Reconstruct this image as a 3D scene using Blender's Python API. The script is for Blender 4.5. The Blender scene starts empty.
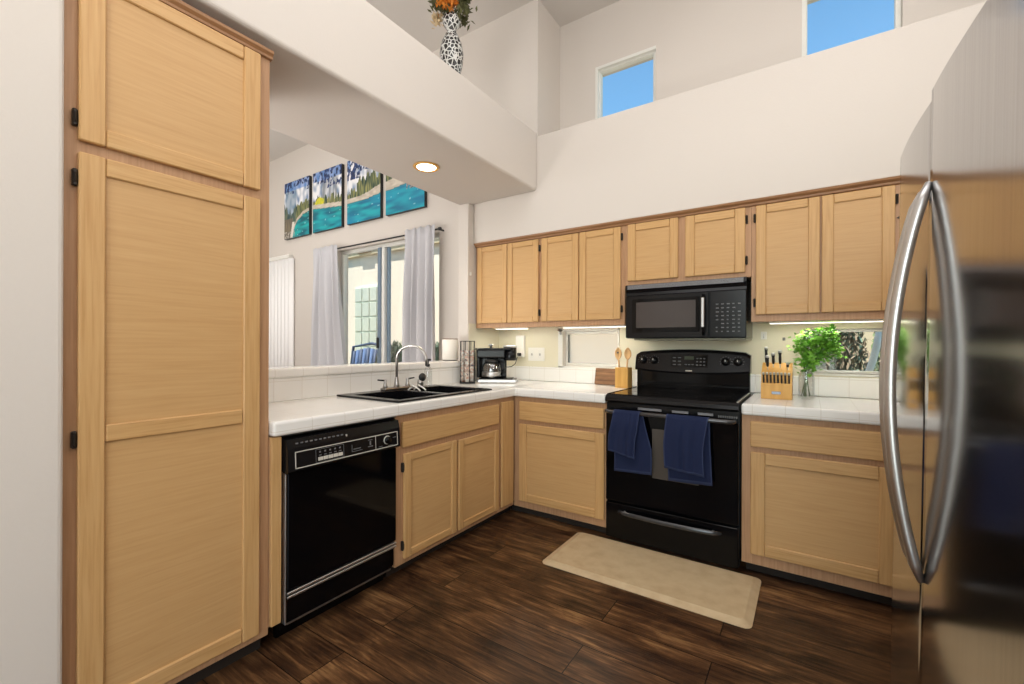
import bpy, bmesh, math, random
from mathutils import Vector, Matrix, noise
random.seed(7)
PI = math.pi
sc = bpy.context.scene
COL = sc.collection

# ------------------------------------------------------------------ camera
FPX, YAW, ROLL = 442.4, 0.592, 0.0033
fwd = Vector((-math.sin(YAW), math.cos(YAW), 0))
r0 = Vector((math.cos(YAW), math.sin(YAW), 0))
rt = r0 * math.cos(ROLL) + Vector((0, 0, 1)) * math.sin(ROLL)
up = rt.cross(fwd)
cd = bpy.data.cameras.new('camera'); cam = bpy.data.objects.new('camera', cd); COL.objects.link(cam)
cam.matrix_world = Matrix(((rt.x, up.x, -fwd.x, 0), (rt.y, up.y, -fwd.y, 0), (rt.z, up.z, -fwd.z, 1.2215), (0, 0, 0, 1)))
cd.sensor_width = 36; cd.lens = 36 * FPX / 1024
cd.shift_y = (344.94 - 342) / 1024
cd.clip_start = 0.02; cd.clip_end = 200
sc.camera = cam

# ------------------------------------------------------------------ colour management, world, lights
vs = sc.view_settings
vs.view_transform = 'Standard'; vs.look = 'None'; vs.gamma = 1; vs.use_curve_mapping = False
vs.exposure = -0.24
w = bpy.data.worlds.new('world'); sc.world = w; w.use_nodes = True
wn = w.node_tree; wn.nodes.clear()
sky = wn.nodes.new('ShaderNodeTexSky'); sky.sky_type = 'NISHITA'; sky.sun_disc = False
sky.sun_elevation = math.radians(52); sky.sun_rotation = math.radians(200); sky.air_density = 1.0; sky.dust_density = 0.2; sky.ozone_density = 2.5
bg = wn.nodes.new('ShaderNodeBackground'); bg.inputs[1].default_value = 0.34
wo = wn.nodes.new('ShaderNodeOutputWorld')
tint = wn.nodes.new('ShaderNodeMix'); tint.data_type = 'RGBA'; tint.blend_type = 'MULTIPLY'; tint.inputs[0].default_value = 1; tint.inputs[7].default_value = (.76, 1.05, 1.02, 1)
wn.links.new(sky.outputs[0], tint.inputs[6]); wn.links.new(tint.outputs[2], bg.inputs[0]); wn.links.new(bg.outputs[0], wo.inputs[0])

def area(name, loc, target, sx, sy, power, col=(1, 1, 1)):
    l = bpy.data.lights.new(name, 'AREA'); l.shape = 'RECTANGLE'; l.size = sx; l.size_y = sy; l.energy = power; l.color = col
    o = bpy.data.objects.new(name, l); COL.objects.link(o); o.location = loc
    o.rotation_euler = (Vector(target) - Vector(loc)).to_track_quat('-Z', 'Y').to_euler()
    return o
sl = bpy.data.lights.new('sun', 'SUN'); sl.energy = 13.0; sl.angle = math.radians(0.6); sl.color = (1, .96, .88)
so = bpy.data.objects.new('sun', sl); COL.objects.link(so)
so.rotation_euler = Vector((0.12, 0.31, -0.94)).to_track_quat('-Z', 'Y').to_euler()
area('fill_rear', (0.1, -3.05, 1.45), (-0.6, 2, 1.5), 1.7, 2.1, 54, (.97, .985, 1))  # added fill from behind the camera, just inside the rear wall opening
area('fill_kitchen_top', (-0.45, 0.6, 3.80), (-0.45, 0.6, 0), 2.2, 2.2, 38, (.98, .985, 1))  # added overhead fill for the kitchen, no fixture modelled
area('fill_dining_top', (-4.6, 0.9, 3.68), (-4.6, 1.4, 0), 2.6, 2.6, 46, (1, .99, .98))  # added overhead fill for the dining room, no fixture modelled
area('fill_dining_rear', (-5.2, -3.0, 1.7), (-3.6, 2.5, 1.8), 2.4, 2.0, 50, (.97, .99, 1))  # added fill from the back of the dining room, no window there
area('fill_right_side', (0.98, -1.3, 1.9), (-1.6, .6, 1.7), 1.8, 1.6, 46, (.97, .985, 1))  # added fill from the right, the wall has no window here
area('fill_right_high', (0.98, 2.0, 3.35), (-1.7, 2.4, 3.0), 2.0, 0.7, 17, (.98, .985, 1))  # added high fill to brighten faces turned to the right, no clerestory here
area('fill_over_fridge', (0.9, 1.15, 2.3), (-1.5, 2.6, 3.9), .9, .5, 12, (1, .98, .95))  # added out-of-view fill aimed at the upper walls and ceiling
area('fill_kitchen_up', (-.4, -1.7, 2.4), (-.6, -.6, 3.9), 1.2, 1.2, 22, (1, .99, .97))  # added fill behind the camera to lift the kitchen ceiling
area('fill_dining_up', (-5.6, .4, 1.9), (-5.6, 1.6, 3.8), .7, .7, 38, (1, .98, .95))  # added hidden fill to lift the dining ceiling, no lamp stands here
for lx, ly in ((-2.95, .72), (-3.3, 1.0 - .55)):
    q = bpy.data.lights.new('fill_dining_point', 'POINT'); q.energy = 44; q.shadow_soft_size = .15; q.color = (1, .98, .96)  # added hidden point fills that brighten the header underside, no table lamps
    qo = bpy.data.objects.new('fill_dining_point', q); COL.objects.link(qo); qo.location = (lx, ly, .9)

# ------------------------------------------------------------------ materials
def newmat(name):
    m = bpy.data.materials.new(name); m.use_nodes = True
    return m, m.node_tree, m.node_tree.nodes['Principled BSDF']
def srgb(r, g, b):
    f = lambda c: (c / 255 / 12.92) if c <= 10 else ((c / 255 + .055) / 1.055) ** 2.4
    return (f(r), f(g), f(b), 1)
def flat(name, c, rough=.5, metal=0, spec=.5, bump=0, bscale=200, coat=0):
    m, t, b = newmat(name)
    b.inputs['Base Color'].default_value = c; b.inputs['Roughness'].default_value = rough
    b.inputs['Metallic'].default_value = metal; b.inputs['Specular IOR Level'].default_value = spec
    b.inputs['Coat Weight'].default_value = coat
    if bump:
        tc = t.nodes.new('ShaderNodeTexCoord'); n = t.nodes.new('ShaderNodeTexNoise'); n.inputs['Scale'].default_value = bscale; n.inputs['Detail'].default_value = 3
        bp = t.nodes.new('ShaderNodeBump'); bp.inputs['Strength'].default_value = bump; bp.inputs['Distance'].default_value = .002
        t.links.new(tc.outputs['Object'], n.inputs['Vector']); t.links.new(n.outputs[0], bp.inputs['Height']); t.links.new(bp.outputs[0], b.inputs['Normal'])
    return m
def ramp(t, stops):
    r = t.nodes.new('ShaderNodeValToRGB'); e = r.color_ramp.elements
    while len(e) < len(stops): e.new(.5)
    for x, (p, c) in zip(e, stops): x.position = p; x.color = c
    return r
def noisemat(name, scale3, stops, rough=.5, nscale=1.0, detail=5, bump=0, spec=.5, metal=0, dist=0.0):
    m, t, b = newmat(name)
    tc = t.nodes.new('ShaderNodeTexCoord'); mp = t.nodes.new('ShaderNodeMapping'); mp.inputs['Scale'].default_value = scale3
    n = t.nodes.new('ShaderNodeTexNoise'); n.inputs['Scale'].default_value = nscale; n.inputs['Detail'].default_value = detail; n.inputs['Distortion'].default_value = dist
    r = ramp(t, stops)
    t.links.new(tc.outputs['Object'], mp.inputs[0]); t.links.new(mp.outputs[0], n.inputs['Vector']); t.links.new(n.outputs[0], r.inputs[0]); t.links.new(r.outputs[0], b.inputs['Base Color'])
    b.inputs['Roughness'].default_value = rough; b.inputs['Specular IOR Level'].default_value = spec; b.inputs['Metallic'].default_value = metal
    if bump:
        bp = t.nodes.new('ShaderNodeBump'); bp.inputs['Strength'].default_value = bump; bp.inputs['Distance'].default_value = .002
        t.links.new(n.outputs[0], bp.inputs['Height']); t.links.new(bp.outputs[0], b.inputs['Normal'])
    return m
def emit(name, c, s):
    m, t, b = newmat(name); b.inputs['Base Color'].default_value = c
    b.inputs['Emission Color'].default_value = c; b.inputs['Emission Strength'].default_value = s
    return m
def woodmat(name, horiz, a, b_, c):
    s = (4, 4, 95) if horiz else (85, 85, 3.5)
    return noisemat(name, s, [(.22, a), (.5, b_), (.80, c)], rough=.42, nscale=1.3, detail=7, bump=.05, spec=.4, dist=.35)
WA, WB, WC = srgb(186, 142, 88), srgb(202, 160, 106), srgb(210, 170, 118)
M = {}
M['wood_v'] = woodmat('maple_vertical_grain', False, WA, WB, WC)
M['wood_h'] = woodmat('maple_horizontal_grain', True, WA, WB, WC)
M['panel'] = woodmat('maple_panel_veneer', True, srgb(194, 152, 100), srgb(201, 160, 108), srgb(206, 166, 115))
M['frame'] = woodmat('maple_face_frame', False, srgb(170, 129, 92), srgb(184, 143, 106), srgb(196, 156, 119))
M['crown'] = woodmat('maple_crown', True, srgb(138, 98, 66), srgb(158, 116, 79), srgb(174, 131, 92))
M['paint'] = flat('wall_paint_warm_white', srgb(217, 209, 200), rough=.75, bump=.25, bscale=120, spec=.25)
M['paint_splash'] = flat('backsplash_paint_cream', srgb(226, 220, 196), rough=.6, bump=.2, bscale=120, spec=.25)
M['ceil'] = flat('ceiling_paint', srgb(216, 210, 203), rough=.85, bump=.3, bscale=90, spec=.2)
M['white'] = flat('white_plastic', srgb(236, 234, 226), rough=.35)
M['whiteframe'] = flat('white_vinyl_frame', srgb(232, 231, 224), rough=.4)
M['black'] = flat('black_gloss', (.002, .002, .0025, 1), rough=.07, spec=.22)
M['blackmid'] = flat('black_satin', (.006, .006, .007, 1), rough=.22, spec=.30)
M['blackmat'] = flat('black_matte', (.02, .02, .02, 1), rough=.55)
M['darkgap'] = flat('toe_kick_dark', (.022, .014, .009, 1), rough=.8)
M['steel'] = flat('brushed_steel', (.60, .59, .58, 1), rough=.36, metal=1)
M['chrome'] = flat('brushed_nickel', (.44, .42, .40, 1), rough=.28, metal=1)
M['hinge'] = flat('bronze_hinge', (.03, .025, .02, 1), rough=.4, metal=.6)
M['mwglass'] = flat('microwave_window', (.055, .045, .042, 1), rough=.16, spec=.6)
M['ovenglass'] = flat('oven_window', (.085, .072, .06, 1), rough=.14, spec=.6)
M['grille'] = flat('vent_grille_grey', (.24, .24, .25, 1), rough=.3, spec=.6)
M['underside'] = flat('microwave_underside', srgb(150, 148, 128), rough=.35, metal=.3)
M['handleblack'] = flat('dark_polished_handle', (.035, .035, .037, 1), rough=.18, spec=.8)
M['mark'] = flat('printed_marks', srgb(104, 104, 104), rough=.5)
M['markw'] = flat('printed_marks_light', srgb(205, 200, 188), rough=.5)
M['towel'] = flat('navy_terry', srgb(40, 47, 74), rough=1, bump=1.0, bscale=500, spec=.05)
M['towelhem'] = flat('navy_terry_hem', srgb(58, 66, 94), rough=1, bump=1.0, bscale=500, spec=.05)
M['curtain'] = flat('grey_linen_curtain', srgb(204, 203, 206), rough=.95, bump=.4, bscale=300, spec=.05)
M['blind'] = flat('white_vinyl_blind', srgb(252, 250, 248), rough=.6)
M['alum'] = flat('blue_grey_aluminium', srgb(120, 138, 155), rough=.4, metal=.3)
M['bamboo'] = noisemat('bamboo', (30, 30, 3), [(.3, srgb(206, 152, 72)), (.7, srgb(226, 178, 98))], rough=.45)
M['acacia'] = noisemat('dark_cutting_board', (4, 4, 40), [(.3, srgb(80, 52, 34)), (.5, srgb(132, 94, 62)), (.7, srgb(162, 122, 86))], rough=.5)
M['spoon'] = flat('beech_spoon', srgb(200, 160, 108), rough=.6)
M['leaf'] = noisemat('herb_leaf', (30, 30, 30), [(.3, srgb(74, 142, 38)), (.7, srgb(146, 204, 72))], rough=.5)
M['stem'] = flat('herb_stem', srgb(86, 110, 60), rough=.6)
M['mat'] = noisemat('beige_mat', (14, 14, 14), [(.3, srgb(190, 165, 128)), (.55, srgb(200, 177, 140)), (.8, srgb(206, 185, 149))], rough=.6, bump=.3)
M['paper'] = flat('paper_towel', srgb(240, 234, 224), rough=.9, bump=.5, bscale=150)
M['warmled'] = emit('warm_lamp', (1, .86, .58, 1), 9)
M['led'] = emit('undercabinet_led', (1, .95, .80, 1), 3.6)
M['stucco'] = flat('neighbour_stucco', srgb(232, 219, 201), rough=.95, bump=.6, bscale=60, spec=.1)
M['stuccotrim'] = flat('neighbour_trim', srgb(212, 196, 164), rough=.9, spec=.1)
M['block'] = flat('glass_block', srgb(194, 196, 180), rough=.2)
M['blockmortar'] = flat('glass_block_mortar', srgb(214, 226, 208), rough=.8)
M['bluecush'] = flat('blue_outdoor_fabric', srgb(84, 108, 150), rough=.9)
M['bluemesh'] = flat('navy_outdoor_frame', srgb(40, 62, 96), rough=.6)
M['soil'] = noisemat('garden_ground', (3, 3, 3), [(.3, srgb(130, 112, 92)), (.7, srgb(172, 156, 134))], rough=1)
M['bush1'] = flat('bush_green', srgb(104, 122, 84), rough=.8)
M['bush2'] = flat('bush_redbrown', srgb(138, 124, 104), rough=.8)
M['bush3'] = flat('agave_bluegreen', srgb(112, 132, 112), rough=.7)
M['ref'] = flat('olive_dry_leaf', srgb(92, 92, 56), rough=.8)
M['orange'] = flat('orange_flower', srgb(206, 124, 34), rough=.7)
M['burg'] = flat('burgundy_flower', srgb(88, 34, 34), rough=.7)
M['cream'] = flat('cream_flower', srgb(214, 190, 150), rough=.7)
M['kcup'] = noisemat('pod_labels', (60, 60, 60), [(.40, srgb(240, 238, 232)), (.52, srgb(226, 216, 204)), (.58, srgb(214, 120, 60)), (.63, srgb(236, 232, 226)), (.72, srgb(70, 80, 110))], rough=.4, detail=1)
M['badge'] = flat('grey_badge', srgb(128, 136, 150), rough=.3, metal=.5)
M['green'] = flat('display_green', srgb(46, 60, 34), rough=.3)

def glassmat(name, tint=(1, 1, 1, 1), fac=.08, rough=.02):
    m = bpy.data.materials.new(name); m.use_nodes = True; t = m.node_tree; t.nodes.clear()
    tr = t.nodes.new('ShaderNodeBsdfTransparent'); tr.inputs[0].default_value = tint
    gl = t.nodes.new('ShaderNodeBsdfGlossy'); gl.inputs['Roughness'].default_value = rough
    lw = t.nodes.new('ShaderNodeLayerWeight'); lw.inputs[0].default_value = .25
    mm = t.nodes.new('ShaderNodeMath'); mm.operation = 'MULTIPLY'; mm.inputs[1].default_value = .2
    ma = t.nodes.new('ShaderNodeMath'); ma.operation = 'ADD'; ma.inputs[1].default_value = fac
    mx = t.nodes.new('ShaderNodeMixShader'); o = t.nodes.new('ShaderNodeOutputMaterial')
    t.links.new(lw.outputs['Fresnel'], mm.inputs[0]); t.links.new(mm.outputs[0], ma.inputs[0]); t.links.new(ma.outputs[0], mx.inputs[0])
    t.links.new(tr.outputs[0], mx.inputs[1]); t.links.new(gl.outputs[0], mx.inputs[2]); t.links.new(mx.outputs[0], o.inputs[0])
    return m
M['glass'] = glassmat('window_glass', (.97, .98, .98, 1), .02)
M['jar'] = glassmat('clear_glass', (.97, .98, .98, 1), .09)
M['carafe'] = glassmat('carafe_glass', (.72, .70, .68, 1), .25, .05)

def frosted():
    m = bpy.data.materials.new('frosted_glass'); m.use_nodes = True; t = m.node_tree; t.nodes.clear()
    tl = t.nodes.new('ShaderNodeBsdfTranslucent'); tl.inputs[0].default_value = (.95, .95, .95, 1)
    tr = t.nodes.new('ShaderNodeBsdfTransparent'); mx = t.nodes.new('ShaderNodeMixShader'); mx.inputs[0].default_value = .6
    n = t.nodes.new('ShaderNodeTexNoise'); n.inputs['Scale'].default_value = 60; r = ramp(t, [(.3, (.93, .87, .78, 1)), (.7, (1, .97, .88, 1))])
    o = t.nodes.new('ShaderNodeOutputMaterial')
    t.links.new(n.outputs[0], r.inputs[0]); t.links.new(r.outputs[0], tl.inputs[0])
    t.links.new(tl.outputs[0], mx.inputs[1]); t.links.new(tr.outputs[0], mx.inputs[2]); t.links.new(mx.outputs[0], o.inputs[0])
    return m
M['frosted'] = frosted()
def tilemat():
    m, t, b = newmat('white_ceramic_tile')
    tc = t.nodes.new('ShaderNodeTexCoord'); mp = t.nodes.new('ShaderNodeMapping')
    geo = t.nodes.new('ShaderNodeNewGeometry')
    # grout where any world axis (other than the face normal's) crosses a multiple of the tile pitch
    sp = t.nodes.new('ShaderNodeSeparateXYZ'); t.links.new(geo.outputs['Position'], sp.inputs[0])
    sn = t.nodes.new('ShaderNodeSeparateXYZ'); t.links.new(geo.outputs['True Normal'], sn.inputs[0])
    outs = []
    for ax, (pitch, off) in enumerate(((.1475, .102), (.157, .02), (.1475, .16))):
        a = t.nodes.new('ShaderNodeMath'); a.operation = 'ADD'; a.inputs[1].default_value = off + 30 * pitch
        md = t.nodes.new('ShaderNodeMath'); md.operation = 'MODULO'; md.inputs[1].default_value = pitch
        lt = t.nodes.new('ShaderNodeMath'); lt.operation = 'LESS_THAN'; lt.inputs[1].default_value = .0032
        ab = t.nodes.new('ShaderNodeMath'); ab.operation = 'ABSOLUTE'
        l2 = t.nodes.new('ShaderNodeMath'); l2.operation = 'LESS_THAN'; l2.inputs[1].default_value = .6
        mu = t.nodes.new('ShaderNodeMath'); mu.operation = 'MULTIPLY'
        t.links.new(sp.outputs[ax], a.inputs[0]); t.links.new(a.outputs[0], md.inputs[0]); t.links.new(md.outputs[0], lt.inputs[0])
        t.links.new(sn.outputs[ax], ab.inputs[0]); t.links.new(ab.outputs[0], l2.inputs[0])
        t.links.new(lt.outputs[0], mu.inputs[0]); t.links.new(l2.outputs[0], mu.inputs[1]); outs.append(mu)
    m1 = t.nodes.new('ShaderNodeMath'); m1.operation = 'MAXIMUM'; t.links.new(outs[0].outputs[0], m1.inputs[0]); t.links.new(outs[1].outputs[0], m1.inputs[1])
    m2 = t.nodes.new('ShaderNodeMath'); m2.operation = 'MAXIMUM'; t.links.new(m1.outputs[0], m2.inputs[0])
    t.links.new(outs[2].outputs[0], m2.inputs[1])
    mx = t.nodes.new('ShaderNodeMix'); mx.data_type = 'RGBA'
    mx.inputs[6].default_value = srgb(242, 240, 235); mx.inputs[7].default_value = srgb(226, 221, 212)
    t.links.new(m2.outputs[0], mx.inputs[0]); t.links.new(mx.outputs[2], b.inputs['Base Color'])
    b.inputs['Roughness'].default_value = .16; b.inputs['Specular IOR Level'].default_value = .5
    bp = t.nodes.new('ShaderNodeBump'); bp.inputs['Strength'].default_value = .4; bp.inputs['Distance'].default_value = .002; bp.invert = True
    t.links.new(m2.outputs[0], bp.inputs['Height']); t.links.new(bp.outputs[0], b.inputs['Normal'])
    return m
M['tile'] = tilemat()

def floormat():
    m, t, b = newmat('dark_rustic_plank_floor')
    N = t.nodes.new; L = t.links.new
    tc = N('ShaderNodeTexCoord')
    br = N('ShaderNodeTexBrick'); br.inputs['Scale'].default_value = 1; br.inputs['Brick Width'].default_value = 1.22; br.inputs['Row Height'].default_value = .19
    br.inputs['Mortar Size'].default_value = .0022; br.inputs['Mortar Smooth'].default_value = .1; br.offset = .37; br.inputs['Bias'].default_value = 0
    br.inputs['Color1'].default_value = (0, 0, 0, 1); br.inputs['Color2'].default_value = (1, 1, 1, 1); br.inputs['Mortar'].default_value = (0, 0, 0, 1)
    mpb = N('ShaderNodeMapping'); mpb.inputs['Location'].default_value = (.31, .05, 0)
    L(tc.outputs['Object'], mpb.inputs[0]); L(mpb.outputs[0], br.inputs['Vector'])
    # shift the grain from plank to plank
    vm = N('ShaderNodeVectorMath'); vm.operation = 'MULTIPLY_ADD'; vm.inputs[1].default_value = (9, 5, 0)
    L(br.outputs['Color'], vm.inputs[0]); L(tc.outputs['Object'], vm.inputs[2])
    mp = N('ShaderNodeMapping'); mp.inputs['Scale'].default_value = (2.0, 34, 1); L(vm.outputs[0], mp.inputs[0])
    n1 = N('ShaderNodeTexNoise'); n1.inputs['Scale'].default_value = 1.6; n1.inputs['Detail'].default_value = 9; n1.inputs['Roughness'].default_value = .68; n1.inputs['Distortion'].default_value = 1.1
    L(mp.outputs[0], n1.inputs['Vector'])
    mp2 = N('ShaderNodeMapping'); mp2.inputs['Scale'].default_value = (1.7, 4.6, 1); L(vm.outputs[0], mp2.inputs[0])
    n2 = N('ShaderNodeTexNoise'); n2.inputs['Scale'].default_value = 2.1; n2.inputs['Detail'].default_value = 4; n2.inputs['Distortion'].default_value = .8; L(mp2.outputs[0], n2.inputs['Vector'])
    mul = N('ShaderNodeMath'); mul.operation = 'MULTIPLY_ADD'; mul.inputs[1].default_value = .45; L(n2.outputs[0], mul.inputs[0])
    m3 = N('ShaderNodeMath'); m3.operation = 'MULTIPLY'; m3.inputs[1].default_value = .55; L(n1.outputs[0], m3.inputs[0]); L(m3.outputs[0], mul.inputs[2])
    mpl = N('ShaderNodeMath'); mpl.operation = 'MULTIPLY_ADD'; mpl.inputs[1].default_value = .09; L(br.outputs['Color'], mpl.inputs[0]); L(mul.outputs[0], mpl.inputs[2])
    r = ramp(t, [(.38, srgb(28, 17, 11)), (.47, srgb(56, 37, 24)), (.55, srgb(82, 56, 36)), (.62, srgb(110, 78, 50)), (.72, srgb(154, 116, 76))])
    L(mpl.outputs[0], r.inputs[0])
    mx = N('ShaderNodeMix'); mx.data_type = 'RGBA'; L(br.outputs['Fac'], mx.inputs[0]); L(r.outputs[0], mx.inputs[6]); mx.inputs[7].default_value = srgb(14, 9, 6)
    L(mx.outputs[2], b.inputs['Base Color'])
    b.inputs['Roughness'].default_value = .3; b.inputs['Specular IOR Level'].default_value = .35
    bp = N('ShaderNodeBump'); bp.inputs['Strength'].default_value = .25; bp.inputs['Distance'].default_value = .003
    L(n1.outputs[0], bp.inputs['Height']); L(bp.outputs[0], b.inputs['Normal'])
    return m
M['floor'] = floormat()

def steelmat():
    m, t, b = newmat('fridge_stainless')
    tc = t.nodes.new('ShaderNodeTexCoord'); mp = t.nodes.new('ShaderNodeMapping'); mp.inputs['Scale'].default_value = (2, 260, 2)
    n = t.nodes.new('ShaderNodeTexNoise'); n.inputs['Scale'].default_value = 1; n.inputs['Detail'].default_value = 2
    r = ramp(t, [(.3, (.44, .43, .43, 1)), (.7, (.50, .49, .49, 1))])
    t.links.new(tc.outputs['Object'], mp.inputs[0]); t.links.new(mp.outputs[0], n.inputs['Vector']); t.links.new(n.outputs[0], r.inputs[0]); t.links.new(r.outputs[0], b.inputs['Base Color'])
    b.inputs['Metallic'].default_value = 1; b.inputs['Roughness'].default_value = .13
    return m
M['fridge'] = steelmat()

def mosaicmat():
    m, t, b = newmat('silver_black_mosaic')
    tc = t.nodes.new('ShaderNodeTexCoord'); v = t.nodes.new('ShaderNodeTexVoronoi'); v.feature = 'DISTANCE_TO_EDGE'; v.inputs['Scale'].default_value = 42
    r = ramp(t, [(.0, srgb(206, 204, 198)), (.10, srgb(44, 42, 40))]); r.color_ramp.interpolation = 'CONSTANT'
    t.links.new(tc.outputs['Object'], v.inputs['Vector']); t.links.new(v.outputs[0], r.inputs[0]); t.links.new(r.outputs[0], b.inputs['Base Color'])
    b.inputs['Roughness'].default_value = .25
    return m
M['mosaic'] = mosaicmat()

def vcolmat():
    m, t, b = newmat('painted_canvas')
    a = t.nodes.new('ShaderNodeVertexColor'); a.layer_name = 'paint'
    t.links.new(a.outputs[0], b.inputs['Base Color']); b.inputs['Roughness'].default_value = .6
    return m
M['canvas'] = vcolmat()

# ------------------------------------------------------------------ mesh helpers
class MB:
    """Collects shapes, in world coordinates, into one mesh; each shape names its material."""
    def __init__(s): s.bm = bmesh.new(); s.mats = []
    def mi(s, m):
        if m not in s.mats: s.mats.append(m)
        return s.mats.index(m)
    def _merge(s, b, mat, smooth=False):
        i = s.mi(mat)
        for f in b.faces: f.material_index = i; f.smooth = smooth
        me = bpy.data.meshes.new('tmp'); b.to_mesh(me); b.free(); s.bm.from_mesh(me); bpy.data.meshes.remove(me)
        return s
    def box(s, x0, x1, y0, y1, z0, z1, mat, bev=0, seg=1):
        b = bmesh.new(); bmesh.ops.create_cube(b, size=1)
        sx, sy, sz = abs(x1 - x0), abs(y1 - y0), abs(z1 - z0)
        for v in b.verts: v.co = Vector(((x0 + x1) / 2 + v.co.x * sx, (y0 + y1) / 2 + v.co.y * sy, (z0 + z1) / 2 + v.co.z * sz))
        if bev:
            bev = min(bev, .49 * min(sx, sy, sz))
            bmesh.ops.bevel(b, geom=b.edges[:], offset=bev, segments=seg, profile=.5, affect='EDGES')
        return s._merge(b, mat, smooth=False)
    def prism(s, pts, axis, a0, a1, mat, bev=0, smooth=False):
        """polygon pts (2-D) extruded along axis 0/1/2; the polygon uses the other two axes in order."""
        b = bmesh.new()
        def P(p, a):
            return Vector((a, p[0], p[1])) if axis == 0 else Vector((p[0], a, p[1])) if axis == 1 else Vector((p[0], p[1], a))
        v0 = [b.verts.new(P(p, a0)) for p in pts]; v1 = [b.verts.new(P(p, a1)) for p in pts]
        n = len(pts); b.faces.new(v0); b.faces.new(v1[::-1])
        for i in range(n): b.faces.new((v0[i], v1[i], v1[(i + 1) % n], v0[(i + 1) % n]))
        bmesh.ops.recalc_face_normals(b, faces=b.faces[:])
        if bev: bmesh.ops.bevel(b, geom=b.edges[:], offset=bev, segments=2, profile=.5, affect='EDGES')
        return s._merge(b, mat, smooth)
    def tube(s, pts, r, mat, n=10, closed=False, flat_=None):
        """round tube along points; r number or list; flat_=(a,b) scales the section."""
        b = bmesh.new(); P = [Vector(p) for p in pts]; rings = []
        rr = r if isinstance(r, (list, tuple)) else [r] * len(P)
        ref = None
        for i, p in enumerate(P):
            d = (P[min(i + 1, len(P) - 1)] - P[max(i - 1, 0)]).normalized()
            if ref is None:
                ref = Vector((0, 0, 1)) if abs(d.z) < .9 else Vector((0, 1, 0))
            x = ref - d * ref.dot(d)
            x.normalize(); y = d.cross(x); ref = x
            fa, fb = flat_ or (1, 1)
            rings.append([b.verts.new(p + (x * math.cos(2 * PI * k / n) * fa + y * math.sin(2 * PI * k / n) * fb) * rr[i]) for k in range(n)])
        for a, c in zip(rings, rings[1:]):
            for k in range(n): b.faces.new((a[k], a[(k + 1) % n], c[(k + 1) % n], c[k]))
        b.faces.new(rings[0][::-1]); b.faces.new(rings[-1])
        bmesh.ops.recalc_face_normals(b, faces=b.faces[:])
        return s._merge(b, mat, True)
    def lathe(s, prof, loc, mat, n=28, axis='z', smooth=True, ring=False):
        """prof = [(radius, height)...] turned about an axis through loc."""
        b = bmesh.new(); L = Vector(loc); rings = []
        def P(r, h, a):
            c, d = r * math.cos(a), r * math.sin(a)
            return L + (Vector((c, d, h)) if axis == 'z' else Vector((c, h, d)) if axis == 'y' else Vector((h, c, d)))
        for r, h in prof:
            rings.append([b.verts.new(P(max(r, 1e-5), h, 2 * PI * k / n)) for k in range(n)])
        for a, c in zip(rings, rings[1:]):
            for k in range(n): b.faces.new((a[k], a[(k + 1) % n], c[(k + 1) % n], c[k]))
        if ring:
            for k in range(n): b.faces.new((rings[-1][k], rings[-1][(k + 1) % n], rings[0][(k + 1) % n], rings[0][k]))
        else:
            if prof[0][0] > 1e-4: b.faces.new(rings[0][::-1])
            if prof[-1][0] > 1e-4: b.faces.new(rings[-1])
        bmesh.ops.remove_doubles(b, verts=b.verts[:], dist=1e-6)
        bmesh.ops.recalc_face_normals(b, faces=b.faces[:])
        return s._merge(b, mat, smooth)
    def quad(s, a, b_, c, d, mat):
        b = bmesh.new(); b.faces.new([b.verts.new(Vector(p)) for p in (a, b_, c, d)])
        return s._merge(b, mat)
    def grid(s, fn, nu, nv, mat, thick=0, smooth=True):
        """surface fn(u,v) on 0..1, given real thickness if thick."""
        b = bmesh.new()
        g = [[b.verts.new(Vector(fn(i / nu, j / nv))) for j in range(nv + 1)] for i in range(nu + 1)]
        for i in range(nu):
            for j in range(nv): b.faces.new((g[i][j], g[i + 1][j], g[i + 1][j + 1], g[i][j + 1]))
        if thick:
            bmesh.ops.recalc_face_normals(b, faces=b.faces[:])
            bmesh.ops.solidify(b, geom=b.faces[:] + b.edges[:] + b.verts[:], thickness=thick)
        return s._merge(b, mat, smooth)
    def xform(s, mat4):
        bmesh.ops.transform(s.bm, matrix=mat4, verts=s.bm.verts[:]); return s
    def build(s, name, parent=None):
        me = bpy.data.meshes.new(name); 
        base = getattr(parent, '_b', None)
        off = Vector(ORG.get(parent.name, (0, 0, 0))) if parent is not None else Vector((0, 0, 0))
        if off.length: bmesh.ops.translate(s.bm, vec=-off, verts=s.bm.verts[:])
        s.bm.to_mesh(me); s.bm.free()
        for m in s.mats: me.materials.append(M[m])
        o = bpy.data.objects.new(name, me); COL.objects.link(o)
        if parent is not None: o.parent = parent; ORG[o.name] = tuple(off)
        return o
ORG = {}
def thing(name, label, cat, loc=(0, 0, 0), group=None):
    o = bpy.data.objects.new(name, None); COL.objects.link(o); o.location = loc; o.empty_display_size = .05
    o['label'] = label; o['category'] = cat
    if group: o['group'] = group
    ORG[o.name] = tuple(loc); return o
def tag(o, label, cat, group=None):
    o['label'] = label; o['category'] = cat
    if group: o['group'] = group
    return o
def struct(o, label=None):
    o['kind'] = 'structure'
    if label: o['label'] = label
    return o
def sempty(name, loc, label=None):
    o = bpy.data.objects.new(name, None); COL.objects.link(o); o.location = loc; ORG[o.name] = tuple(loc)
    return struct(o, label)
def smooth_angle(o, deg=35):
    for p in o.data.polygons: p.use_smooth = True
    try: o.data.set_sharp_from_angle(angle=math.radians(deg))
    except Exception: pass
    return o

# ------------------------------------------------------------------ dimensions (metres)
YW = 3.29          # inner face of the outside wall
XL = -2.36         # kitchen face of the half wall
ZC = 3.88
CT, CB = .915, .855

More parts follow.
